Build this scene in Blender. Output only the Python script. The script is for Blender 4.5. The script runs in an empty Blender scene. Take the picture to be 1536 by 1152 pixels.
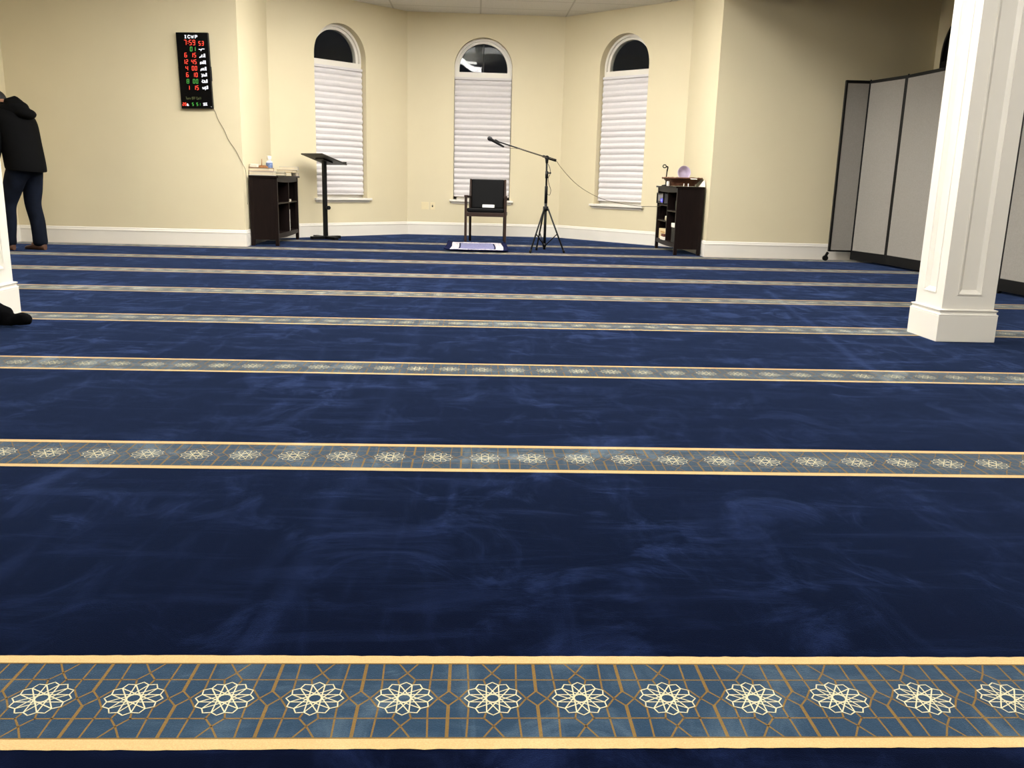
import bpy, bmesh, math, random
from mathutils import Vector, Matrix, Euler, noise
random.seed(7)
PI = math.pi
scn = bpy.context.scene
COL = scn.collection

# ------------------------------------------------------------------ helpers
def srgb(r, g, b):
    def f(c):
        c /= 255.0
        return c / 12.92 if c <= 0.04045 else ((c + 0.055) / 1.055) ** 2.4
    return (f(r), f(g), f(b), 1.0)

class NT:
    """small wrapper for building node trees"""
    def __init__(self, name):
        self.m = bpy.data.materials.new(name); self.m.use_nodes = True
        self.t = self.m.node_tree; self.n = self.t.nodes; self.l = self.t.links
        self.b = self.n['Principled BSDF']
    def add(self, typ, **kw):
        n = self.n.new(typ)
        for k, v in kw.items(): setattr(n, k, v)
        return n
    def link(self, a, b): self.l.new(a, b)
    def val(self, sock, v):
        if hasattr(v, 'is_output'): self.link(v, sock)
        else: sock.default_value = v
    def math(self, op, a, b=0.0, c=None, clamp=False):
        n = self.add('ShaderNodeMath', operation=op, use_clamp=clamp)
        self.val(n.inputs[0], a); self.val(n.inputs[1], b)
        if c is not None: self.val(n.inputs[2], c)
        return n.outputs[0]
    def coord(self, scale=(1, 1, 1)):
        tc = self.add('ShaderNodeTexCoord'); mp = self.add('ShaderNodeMapping')
        mp.inputs['Scale'].default_value = scale
        self.link(tc.outputs['Object'], mp.inputs['Vector'])
        return mp.outputs['Vector']
    def noise(self, vec, scale, detail=3, rough=0.55, dist=0.0):
        n = self.add('ShaderNodeTexNoise')
        self.link(vec, n.inputs['Vector'])
        n.inputs['Scale'].default_value = scale; n.inputs['Detail'].default_value = detail
        n.inputs['Roughness'].default_value = rough; n.inputs['Distortion'].default_value = dist
        return n.outputs['Fac']
    def ramp(self, fac, stops):
        n = self.add('ShaderNodeValToRGB')
        while len(n.color_ramp.elements) < len(stops): n.color_ramp.elements.new(0.5)
        for e, (p, c) in zip(n.color_ramp.elements, stops): e.position = p; e.color = c
        self.link(fac, n.inputs['Fac'])
        return n.outputs['Color']
    def mix(self, fac, a, b):
        n = self.add('ShaderNodeMix', data_type='RGBA')
        self.val(n.inputs[0], fac); self.val(n.inputs[6], a); self.val(n.inputs[7], b)
        return n.outputs[2]
    def bump(self, h, strength=0.3, dist=0.01):
        n = self.add('ShaderNodeBump')
        n.inputs['Strength'].default_value = strength; n.inputs['Distance'].default_value = dist
        self.link(h, n.inputs['Height']); self.link(n.outputs['Normal'], self.b.inputs['Normal'])

def mat(name, col, rough=0.6, var=0.06, scale=8.0, metal=0.0, spec=0.4, bump=0.0, bscale=60.0, stretch=(1, 1, 1), **kw):
    m = NT(name); v = m.coord(stretch)
    f = m.noise(v, scale)
    lo = tuple(c * (1 - var) for c in col[:3]) + (1,)
    hi = tuple(min(1, c * (1 + var)) for c in col[:3]) + (1,)
    m.link(m.ramp(f, [(0.3, lo), (0.7, hi)]), m.b.inputs['Base Color'])
    m.b.inputs['Roughness'].default_value = rough
    m.b.inputs['Metallic'].default_value = metal
    m.b.inputs['Specular IOR Level'].default_value = spec
    for k, x in kw.items(): m.b.inputs[k.replace('_', ' ')].default_value = x
    if bump: m.bump(m.noise(v, bscale, 2), bump, 0.003)
    return m.m

def emit(name, col, strength):
    m = NT(name)
    m.b.inputs['Base Color'].default_value = (0.02, 0.02, 0.02, 1)
    m.b.inputs['Emission Color'].default_value = col
    m.b.inputs['Emission Strength'].default_value = strength
    return m.m

class MB:
    """collects shapes into one mesh"""
    def __init__(self): self.bm = bmesh.new()
    def _mi(self, faces, mi):
        for f in faces: f.material_index = mi
    def box(self, c, s, rot=None, mi=0, bevel=0.0):
        r = bmesh.ops.create_cube(self.bm, size=1.0)
        vs = r['verts']; bmesh.ops.scale(self.bm, vec=s, verts=vs)
        es = list({e for v in vs for e in v.link_edges})
        if bevel:
            b = bmesh.ops.bevel(self.bm, geom=es, offset=bevel, segments=2, affect='EDGES', profile=0.5)
            vs = list({v for f in b['faces'] for v in f.verts} | {v for v in vs if v.is_valid})
        if rot is not None: bmesh.ops.rotate(self.bm, cent=(0, 0, 0), matrix=Euler(rot).to_matrix(), verts=vs)
        bmesh.ops.translate(self.bm, vec=c, verts=vs)
        self._mi({f for v in vs for f in v.link_faces}, mi)
        return vs
    def bx(self, x0, x1, y0, y1, z0, z1, mi=0, bevel=0.0):
        return self.box(((x0+x1)/2, (y0+y1)/2, (z0+z1)/2), (abs(x1-x0), abs(y1-y0), abs(z1-z0)), None, mi, bevel)
    def tube(self, pts, r, seg=10, mi=0, cap=True):
        pts = [Vector(p) for p in pts]; n = len(pts)
        rs = r if isinstance(r, (list, tuple)) else [r] * n
        rings = []; prev = None
        for i, p in enumerate(pts):
            t = (pts[min(i+1, n-1)] - pts[max(i-1, 0)]).normalized()
            if prev is None:
                a = Vector((0, 0, 1)) if abs(t.z) < 0.9 else Vector((1, 0, 0))
                u = t.cross(a).normalized()
            else:
                u = (prev - t * prev.dot(t)).normalized()
            prev = u; w = t.cross(u)
            rings.append([self.bm.verts.new(p + (u*math.cos(2*PI*k/seg) + w*math.sin(2*PI*k/seg)) * rs[i]) for k in range(seg)])
        for a, b in zip(rings, rings[1:]):
            for k in range(seg):
                f = self.bm.faces.new((a[k], a[(k+1) % seg], b[(k+1) % seg], b[k])); f.material_index = mi; f.smooth = True
        if cap:
            for rg, rev in ((rings[0], True), (rings[-1], False)):
                f = self.bm.faces.new(rg[::-1] if rev else rg); f.material_index = mi
    def lathe(self, prof, c=(0, 0, 0), seg=24, mi=0, sx=1, sy=1):
        rings = []
        for r, z in prof:
            rings.append([self.bm.verts.new((c[0] + sx*r*math.cos(2*PI*k/seg), c[1] + sy*r*math.sin(2*PI*k/seg), c[2] + z)) for k in range(seg)])
        for a, b in zip(rings, rings[1:]):
            for k in range(seg):
                f = self.bm.faces.new((a[k], a[(k+1) % seg], b[(k+1) % seg], b[k])); f.material_index = mi; f.smooth = True
        for rg, rev in ((rings[0], True), (rings[-1], False)):
            f = self.bm.faces.new(rg[::-1] if rev else rg); f.material_index = mi
    def ball(self, c, r, mi=0, s=(1, 1, 1), sub=3):
        q = bmesh.ops.create_icosphere(self.bm, subdivisions=sub, radius=1.0)
        bmesh.ops.scale(self.bm, vec=(r*s[0], r*s[1], r*s[2]), verts=q['verts'])
        bmesh.ops.translate(self.bm, vec=c, verts=q['verts'])
        for f in {f for v in q['verts'] for f in v.link_faces}: f.material_index = mi; f.smooth = True
        return q['verts']
    def face(self, pts, mi=0):
        f = self.bm.faces.new([self.bm.verts.new(p) for p in pts]); f.material_index = mi; return f
    def prism(self, poly, d, mi=0):
        """extrude a polygon (list of 3-D points) by vector d"""
        d = Vector(d); a = [self.bm.verts.new(p) for p in poly]; b = [self.bm.verts.new(Vector(p) + d) for p in poly]
        fs = [self.bm.faces.new(a[::-1]), self.bm.faces.new(b)]
        n = len(poly)
        for k in range(n): fs.append(self.bm.faces.new((a[k], a[(k+1) % n], b[(k+1) % n], b[k])))
        for f in fs: f.material_index = mi
    def build(self, name, mats, parent=None, recalc=True):
        if recalc: bmesh.ops.recalc_face_normals(self.bm, faces=self.bm.faces)
        me = bpy.data.meshes.new(name); self.bm.to_mesh(me); self.bm.free()
        for m in (mats if isinstance(mats, (list, tuple)) else [mats]): me.materials.append(m)
        o = bpy.data.objects.new(name, me); COL.objects.link(o)
        if parent is not None: o.parent = parent
        return o

def thing(name, label, cat, loc=(0, 0, 0), rz=0.0, group=None):
    o = bpy.data.objects.new(name, None); o.empty_display_size = 0.1; COL.objects.link(o)
    o.location = loc; o.rotation_euler = (0, 0, rz)
    return tag(o, label, cat, group)
def tag(o, label, cat, group=None):
    o['label'] = label; o['category'] = cat
    if group: o['group'] = group
    return o
def struct(o, label=None, cat=None):
    o['kind'] = 'structure'
    if label: o['label'] = label
    if cat: o['category'] = cat
    return o
def senv(name, loc=(0, 0, 0), rz=0.0, label=None, cat=None):
    o = bpy.data.objects.new(name, None); COL.objects.link(o)
    o.location = loc; o.rotation_euler = (0, 0, rz)
    return struct(o, label, cat)

# ------------------------------------------------------------------ dimensions (metres)
CEIL = 3.275
XL, XR, YB, YF = -5.45, 5.45, -5.0, 10.87          # main hall
AXL, AXR, AY1 = -2.775, 2.86, 12.38                 # alcove side walls
MA, MBp, AY2 = -1.06, 1.31, 14.02                   # alcove middle wall
TH = 0.30

# ------------------------------------------------------------------ materials
def wall_mat():
    m = NT('cream_wall_paint'); v = m.coord()
    f = m.noise(v, 1.3, 4)
    m.link(m.ramp(f, [(0.25, (0.650, 0.573, 0.388, 1)), (0.75, (0.680, 0.603, 0.412, 1))]), m.b.inputs['Base Color'])
    m.b.inputs['Roughness'].default_value = 0.55; m.b.inputs['Specular IOR Level'].default_value = 0.3
    m.bump(m.noise(v, 180, 2), 0.08, 0.002)
    return m.m
WALL = wall_mat()
WHITE = mat('white_trim_paint', srgb(224, 219, 209), 0.38, 0.02, 3)
PILLARW = mat('white_pillar_paint', srgb(232, 227, 216), 0.35, 0.02, 2)
BLIND = mat('white_blind_fabric', srgb(212, 208, 208), 0.85, 0.02, 30, spec=0.1)
BLACKM = mat('black_metal', srgb(9, 9, 10), 0.45, 0.1, 20, spec=0.25)
BLACKP = mat('black_plastic', srgb(9, 9, 10), 0.5, 0.1, 30, spec=0.25)
BLACKF = mat('black_fabric', srgb(6, 6, 7), 0.95, 0.15, 40, spec=0.05, bump=0.3)
ESP = mat('espresso_wood', srgb(20, 11, 9), 0.45, 0.3, 6, spec=0.14, stretch=(6, 6, 0.7))
ESPD = mat('dark_shelf_interior', srgb(14, 9, 8), 0.55, 0.2, 8)
CHAIRW = mat('walnut_chair_wood', srgb(44, 29, 22), 0.4, 0.2, 8, spec=0.3, stretch=(5, 5, 1))
LEATHER = mat('black_vinyl', srgb(7, 7, 8), 0.6, 0.1, 60, spec=0.12, bump=0.1, bscale=200)
GREYF = mat('grey_partition_fabric', srgb(146, 141, 134), 0.92, 0.07, 90, spec=0.1, bump=0.2, bscale=300)
GLASSB = None

def carpet(name, dark, light, sheen, sheen_col, lay=1.0):
    """cut pile carpet: patches where the pile has been brushed the other way read lighter, and the pile sheens at grazing view"""
    m = NT(name)
    tc = m.add('ShaderNodeTexCoord')
    def layer(scale, rot, sc, det, ro, di, lo, hi):
        mp = m.add('ShaderNodeMapping'); mp.inputs['Scale'].default_value = (*scale, 1); mp.inputs['Rotation'].default_value = (0, 0, rot)
        m.link(tc.outputs['Object'], mp.inputs['Vector'])
        f = m.noise(mp.outputs['Vector'], sc, det, ro, di)
        mr = m.add('ShaderNodeMapRange', interpolation_type='SMOOTHSTEP'); m.link(f, mr.inputs['Value'])
        mr.inputs['From Min'].default_value = lo; mr.inputs['From Max'].default_value = hi
        return mr.outputs['Result']
    a = layer((1, 1), 0.3, 3.4, 8, 0.66, 0.9, 0.50, 0.70)          # brushed smudges
    b = layer((1, 4.5), 0.75, 2.0, 6, 0.64, 0.6, 0.48, 0.70)        # long strokes one way
    c = layer((4.5, 1), 0.95, 2.1, 6, 0.64, 0.6, 0.50, 0.72)        # and the other
    big = layer((1, 1), 0.0, 0.55, 3, 0.5, 0.3, 0.35, 0.65)        # more trodden areas
    fine = m.noise(tc.outputs['Object'], 420, 2, 0.7)
    sx = m.add('ShaderNodeSeparateXYZ'); m.link(tc.outputs['Object'], sx.inputs[0])
    wob = m.math('MULTIPLY', m.math('SUBTRACT', m.noise(tc.outputs['Object'], 0.9, 3), 0.5), 0.16)
    brk = m.noise(tc.outputs['Object'], 2.2, 3)
    def seam(x0, k, y0, y1, w, amt):                                # drag lines pressed into the pile
        d = m.math('ABSOLUTE', m.math('SUBTRACT', m.math('ADD', sx.outputs[0], wob), m.math('MULTIPLY_ADD', sx.outputs[1], k, x0)))
        t = m.math('SUBTRACT', 1.0, m.math('DIVIDE', d, w), clamp=True)
        q = m.math('MULTIPLY', m.math('GREATER_THAN', sx.outputs[1], y0), m.math('LESS_THAN', sx.outputs[1], y1))
        return m.math('MULTIPLY', m.math('MULTIPLY', m.math('MULTIPLY', t, q), brk), amt)
    p = m.math('ADD', m.math('MULTIPLY', a, 0.95), m.math('ADD', m.math('MULTIPLY', b, 0.50), m.math('MULTIPLY', c, 0.42)))
    p = m.math('MULTIPLY', p, m.math('MULTIPLY_ADD', big, 0.75, 0.35))
    p = m.math('ADD', p, seam(-0.43, 0.022, 1.2, 9.5, 0.045, 0.42))
    p = m.math('ADD', p, seam(1.29, 0.165, 3.8, 7.5, 0.04, 0.9))
    p = m.math('MULTIPLY', m.math('ADD', p, seam(1.75, 0.165, 4.6, 8.0, 0.03, 0.6)), lay, clamp=True)
    col = m.mix(p, dark, light)
    c2 = m.mix(m.math('MULTIPLY_ADD', fine, 0.9, -0.2, clamp=True), col, (dark[0]*0.4, dark[1]*0.4, dark[2]*0.4, 1))
    m.link(c2, m.b.inputs['Base Color'])
    m.b.inputs['Roughness'].default_value = 1.0; m.b.inputs['Specular IOR Level'].default_value = 0.0
    m.link(m.math('MULTIPLY_ADD', p, sheen*0.7, sheen*0.65), m.b.inputs['Sheen Weight'])
    m.b.inputs['Sheen Roughness'].default_value = 0.33
    m.b.inputs['Sheen Tint'].default_value = sheen_col
    m.bump(m.math('MULTIPLY_ADD', fine, 0.4, m.math('MULTIPLY', p, 0.4)), 0.3, 0.008)
    return m.m
CARP = [
    carpet('navy_carpet_pile', (0.0013, 0.0021, 0.0080, 1), (0.0072, 0.0125, 0.0450, 1), 0.58, (0.21, 0.34, 0.80, 1)),
    carpet('cream_carpet_band', (0.58, 0.39, 0.175, 1), (0.64, 0.45, 0.22, 1), 0.80, (0.95, 0.93, 0.80, 1)),
    carpet('slate_carpet_field', (0.021, 0.044, 0.078, 1), (0.085, 0.130, 0.175, 1), 0.75, (0.78, 0.92, 1.0, 1)),
    carpet('brown_carpet_line', (0.185, 0.112, 0.034, 1), (0.235, 0.150, 0.050, 1), 0.60, (0.85, 0.9, 0.9, 1)),
    carpet('ivory_carpet_line', (0.58, 0.53, 0.34, 1), (0.66, 0.62, 0.42, 1), 0.60, (0.9, 0.95, 1.0, 1)),
]

def ceiling_mat():
    m = NT('ceiling_tile'); tc = m.add('ShaderNodeTexCoord')
    sx = m.add('ShaderNodeSeparateXYZ'); m.link(tc.outputs['Object'], sx.inputs[0])
    def line(c, off, per, w):
        t = m.math('FRACT', m.math('DIVIDE', m.math('ADD', m.math('SUBTRACT', c, off), per*50), per))
        d = m.math('MULTIPLY', m.math('MINIMUM', t, m.math('SUBTRACT', 1.0, t)), per)
        return m.math('LESS_THAN', d, w)
    g = m.math('MAXIMUM', line(sx.outputs[0], 0.03, 1.28, 0.012), line(sx.outputs[1], 13.55, 0.61, 0.012))
    sp = m.noise(tc.outputs['Object'], 90, 3)
    base = m.ramp(sp, [(0.35, (0.60, 0.58, 0.54, 1)), (0.6, (0.70, 0.68, 0.64, 1))])
    m.link(m.mix(g, base, (0.50, 0.48, 0.44, 1)), m.b.inputs['Base Color'])
    m.b.inputs['Roughness'].default_value = 0.9; m.b.inputs['Specular IOR Level'].default_value = 0.1
    m.bump(m.math('SUBTRACT', m.math('MULTIPLY', sp, 0.3), g), 0.4, 0.006)
    return m.m
CEILM = ceiling_mat()

def glass_mat():
    m = NT('night_window_glass')
    m.b.inputs['Base Color'].default_value = (0.93, 0.96, 0.93, 1)
    m.b.inputs['Roughness'].default_value = 0.0
    m.b.inputs['Transmission Weight'].default_value = 1.0
    m.b.inputs['IOR'].default_value = 1.22
    return m.m
GLASS = glass_mat()

# ------------------------------------------------------------------ floor with woven prayer rows
def build_floor():
    mb = MB(); bm = mb.bm
    X0, X1 = XL - 0.1, XR + 0.1
    mb.face([(X0, YB-0.1, 0), (X1, YB-0.1, 0), (X1, YF+0.1, 0), (X0, YF+0.1, 0)], 0)
    mb.face([(AXL-0.1, YF+0.1, 0), (AXR+0.1, YF+0.1, 0), (AXR+0.1, AY2+0.2, 0), (AXL-0.1, AY2+0.2, 0)], 0)
    S0, PER, N = 1.346, 1.336, 9
    pitch = 0.1517; x_ref = -0.7154
    def ribbon(pts, w, z, mi):
        for a, b in zip(pts, pts[1:]):
            a = Vector(a); b = Vector(b); d = (b - a); L = d.length
            if L < 1e-6: continue
            d /= L; n = Vector((-d.y, d.x)) * w * 0.5; e = d * w * 0.35
            q = [a - e - n, b + e - n, b + e + n, a - e + n]
            f = bm.faces.new([bm.verts.new((p.x, p.y, z)) for p in q]); f.material_index = mi
    R = 0.0487
    def P(r, deg): return (r*math.cos(math.radians(deg)), r*math.sin(math.radians(deg)))
    medal = []
    for k in range(12):
        a = k * 30
        medal.append([P(R*0.86, a-15), P(R, a), P(R*0.86, a+15)])                       # scalloped rim
        medal.append([P(R*0.86, a+15), P(R*0.86, a+165)])                              # crossing lattice
    hp = pitch / 2
    def quad_sym(lines):
        out = []
        for sx in (1, -1):
            for sy in (1, -1):
                out += [[(sx*x, sy*y) for x, y in l] for l in lines]
        return out
    thin = quad_sym([
        [(0.0172, 0.1095), (0, 0.0785), (0.0, 0.0785)], [(0, 0.0785), (0.0155, 0.057), (0.0125, 0.044)],
        [(0.0155, 0.057), (hp, 0.057)],
        [(0.0445, 0.1095), (0.0425, 0.057), (0.0415, 0.028), (0.058, 0.0), (hp, 0.022)],
    ])
    thick = [[(hp, 0.1095), (hp, 0.021)], [(hp, -0.1095), (hp, -0.021)]]
    for n in range(N):
        yc = S0 + n * PER
        xa, xb = (X0, X1) if yc < YF - 0.25 else ((X0, X1) if yc < YF else (AXL + 0.02, AXR - 0.02))
        ytop = 0.1095
        far = n >= 5
        # field and bands, band edges slightly wavy like cut pile
        step = 0.012 if n == 0 else (0.04 if n < 4 else 0.25)
        cnt = int((xb - xa) / step)
        if n == 0: xa2, xb2 = -2.6, 2.6; cnt = int(5.2/step)
        else: xa2, xb2 = xa, xb
        def edge(x, base, s):
            y = base
            y += 0.0022*(noise.noise((x*3.1, n*7.7 + s*3.3, 0)))
            if n == 0: y += 0.0016*(noise.noise((x*38, s*9.1, 2))) + 0.0006*random.uniform(-1, 1)
            return yc + y
        for s in (1, -1):
            prev = None
            for i in range(cnt + 1):
                x = xa2 + (xb2 - xa2) * i / cnt
                o = bm.verts.new((x, edge(x, s*0.137, s), 0.0008)); q = bm.verts.new((x, yc + s*0.1095 + 0.0012*noise.noise((x*5, n, s)), 0.0008))
                if prev:
                    f = bm.faces.new((prev[0], o, q, prev[1])); f.material_index = 1
                prev = (o, q)
            ribbon([(xa2, yc + s*0.1098), (xb2, yc + s*0.1098)], 0.0034, 0.0010, 3)
        f = mb.face([(xa2, yc-0.111, 0.0004), (xb2, yc-0.111, 0.0004), (xb2, yc+0.111, 0.0004), (xa2, yc+0.111, 0.0004)], 2)
        k0 = math.ceil((xa2 + 0.08 - x_ref)/pitch); k1 = math.floor((xb2 - 0.08 - x_ref)/pitch)
        for k in range(k0, k1 + 1):
            cx = x_ref + k*pitch
            for l in thin: ribbon([(cx + a, yc + b) for a, b in l], 0.0032, 0.0007, 3)
            for l in thick: ribbon([(cx + a, yc + b) for a, b in l], 0.0058, 0.00072, 3)
            for q, l in enumerate(medal): ribbon([(cx + a, yc + b) for a, b in l], 0.0022, 0.0009 + q*6e-6, 4)
    for f in bm.faces:
        if f.normal.z < 0: f.normal_flip()
    bm.normal_update()
    for f in bm.faces:
        if f.normal.z < 0: f.normal_flip()
    o = mb.build('floor', CARP, recalc=False)
    struct(o, 'navy blue carpet with patterned cream edged prayer rows', 'carpet')
build_floor()

# ------------------------------------------------------------------ walls
def arc_pts(cx, r, zs, n=28):
    return [(cx - r*math.cos(PI*i/n), zs + r*math.sin(PI*i/n)) for i in range(n + 1)]

def wall(name, p0, p1, openings=(), z1=CEIL + 0.1):
    """slab whose inner face runs p0 -> p1 (left to right seen from the room); openings = (centre, half width, sill z, spring z)"""
    mb = MB(); p0 = Vector(p0); p1 = Vector(p1); d = (p1 - p0); L = d.length; d /= L; nrm = Vector((-d.y, d.x))
    def W(s, z, t): q = p0 + d*s + nrm*t; return (q.x, q.y, z)
    def q4(a, b, c, e): mb.face([a, b, c, e])
    for t in (0.0, TH):
        s_prev = 0.0
        for (c, hw, zs, zp) in openings:
            q4(W(s_prev, 0, t), W(c-hw, 0, t), W(c-hw, z1, t), W(s_prev, z1, t))
            pts = arc_pts(c, hw, zp)
            q4(W(c-hw, 0, t), W(c+hw, 0, t), W(c+hw, zs, t), W(c-hw, zs, t))
            for a, b in zip(pts, pts[1:]):
                q4(W(a[0], a[1], t), W(b[0], b[1], t), W(b[0], z1, t), W(a[0], z1, t))
            s_prev = c + hw
        q4(W(s_prev, 0, t), W(L, 0, t), W(L, z1, t), W(s_prev, z1, t))
    for (c, hw, zs, zp) in openings:
        pts = arc_pts(c, hw, zp)
        loop = [(c-hw, zs)] + pts + [(c+hw, zs)]
        for a, b in zip(loop, loop[1:] + loop[:1]):
            q4(W(a[0], a[1], 0), W(b[0], b[1], 0), W(b[0], b[1], TH), W(a[0], a[1], TH))
    for s in (0, L): q4(W(s, 0, 0), W(s, 0, TH), W(s, z1, TH), W(s, z1, 0))
    q4(W(0, z1, 0), W(L, z1, 0), W(L, z1, TH), W(0, z1, TH))
    q4(W(0, 0, 0), W(L, 0, 0), W(L, 0, TH), W(0, 0, TH))
    bmesh.ops.remove_doubles(mb.bm, verts=mb.bm.verts, dist=1e-5)
    o = mb.build(name, WALL); struct(o); return o

aL0, aL1 = Vector((AXL, AY1)), Vector((MA, AY2))
aR0, aR1 = Vector((MBp, AY2)), Vector((AXR, AY1))
WZ, WP, WH = 0.55, 2.505, 0.44
def proj_s(p0, p1, p): d = (p1-p0).normalized(); return (Vector(p) - p0).dot(d)
sL = proj_s(aL0, aL1, (-1.92, 13.165))
sR = proj_s(aR0, aR1, (2.10, 13.20))
sM = 0.088 - MA
wall('wall_front_left', (XL, YF), (AXL, YF))
wall('wall_front_right', (AXR, YF), (XR, YF))
wall('wall_alcove_left_side', (AXL, YF + TH), (AXL, AY1))
wall('wall_alcove_left', aL0, aL1, [(sL, WH, WZ, WP)])
wall('wall_alcove_middle', aL1, aR0, [(sM, WH, WZ, WP)])
wall('wall_alcove_right', aR0, aR1, [(sR, WH, WZ, WP)])
wall('wall_alcove_right_side', (AXR, AY1), (AXR, YF + TH))
sW = YF - 10.30
wall('wall_right', (XR, YF), (XR, YB), [(sW, WH, WZ, WP - 0.10)])
wall('wall_left', (XL, YB), (XL, YF))
wall('wall_back', (XR, YB), (XL, YB))
mb = MB()
mb.prism([(XL-0.3, YB-0.3, CEIL), (XR+0.3, YB-0.3, CEIL), (XR+0.3, YF+0.02, CEIL), (AXR+0.02, YF+0.02, CEIL), (AXR+0.02, AY1, CEIL),
          (MBp, AY2+0.02, CEIL), (MA, AY2+0.02, CEIL), (AXL-0.02, AY1, CEIL), (AXL-0.02, YF+0.02, CEIL), (XL-0.3, YF+0.02, CEIL)], (0, 0, 0.12))
struct(mb.build('ceiling', CEILM), 'suspended ceiling of pale square tiles', 'ceiling')

mb = MB(); mb.prism([(2.76, YB, CEIL), (2.76, YB, 2.56), (2.76, 8.3, 2.56), (2.76, 9.4, 2.745), (2.76, YF, 3.05), (2.76, YF, CEIL)], (0.32, 0, 0))  # unseen beam, added and sloped to keep lamp light off the upper right walls
struct(mb.build('shade_beam_1', WALL), 'unseen cream beam added over the right pillar line to shade the upper right walls', 'beam')

# baseboards
def baseboard(name, p0, p1, a=0.0, b=0.0):
    p0 = Vector(p0); p1 = Vector(p1); d = (p1-p0); L = d.length; d /= L; n = Vector((d.y, -d.x))   # n into the room
    prof = [(0, 0), (0.016, 0), (0.016, 0.150), (0.020, 0.154), (0.020, 0.166), (0.012, 0.172), (0.010, 0.186), (0.006, 0.192), (0.0, 0.196)]
    mb = MB()
    rings = []
    for s in (0, 1):
        ring = []
        for t, z in prof:
            sh = (a if s == 0 else b) * t
            q = p0 + d*(s*L + sh*(1 if s == 0 else -1)) + n*(t)
            ring.append(mb.bm.verts.new((q.x, q.y, z)))
        rings.append(ring)
    m = len(prof)
    for k in range(m): mb.bm.faces.new((rings[0][k], rings[0][(k+1) % m], rings[1][(k+1) % m], rings[1][k]))
    mb.bm.faces.new(rings[0]); mb.bm.faces.new(rings[1][::-1])
    struct(mb.build(name, WHITE))
t45 = math.tan(math.radians(22))
baseboard('baseboard_front_left', (XL, YF), (AXL, YF), 1, -1)
baseboard('baseboard_alcove_left_side', (AXL, YF), (AXL, AY1), -1, t45)
baseboard('baseboard_alcove_left', aL0, aL1, t45, t45)
baseboard('baseboard_alcove_middle', aL1, aR0, t45, t45)
baseboard('baseboard_alcove_right', aR0, aR1, t45, t45)
baseboard('baseboard_alcove_right_side', (AXR, AY1), (AXR, YF), t45, -1)
baseboard('baseboard_front_right', (AXR, YF), (XR, YF), -1, 1)
baseboard('baseboard_right', (XR, YF), (XR, YB), 1, 1)
baseboard('baseboard_left', (XL, YB), (XL, YF), 1, 1)

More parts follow.
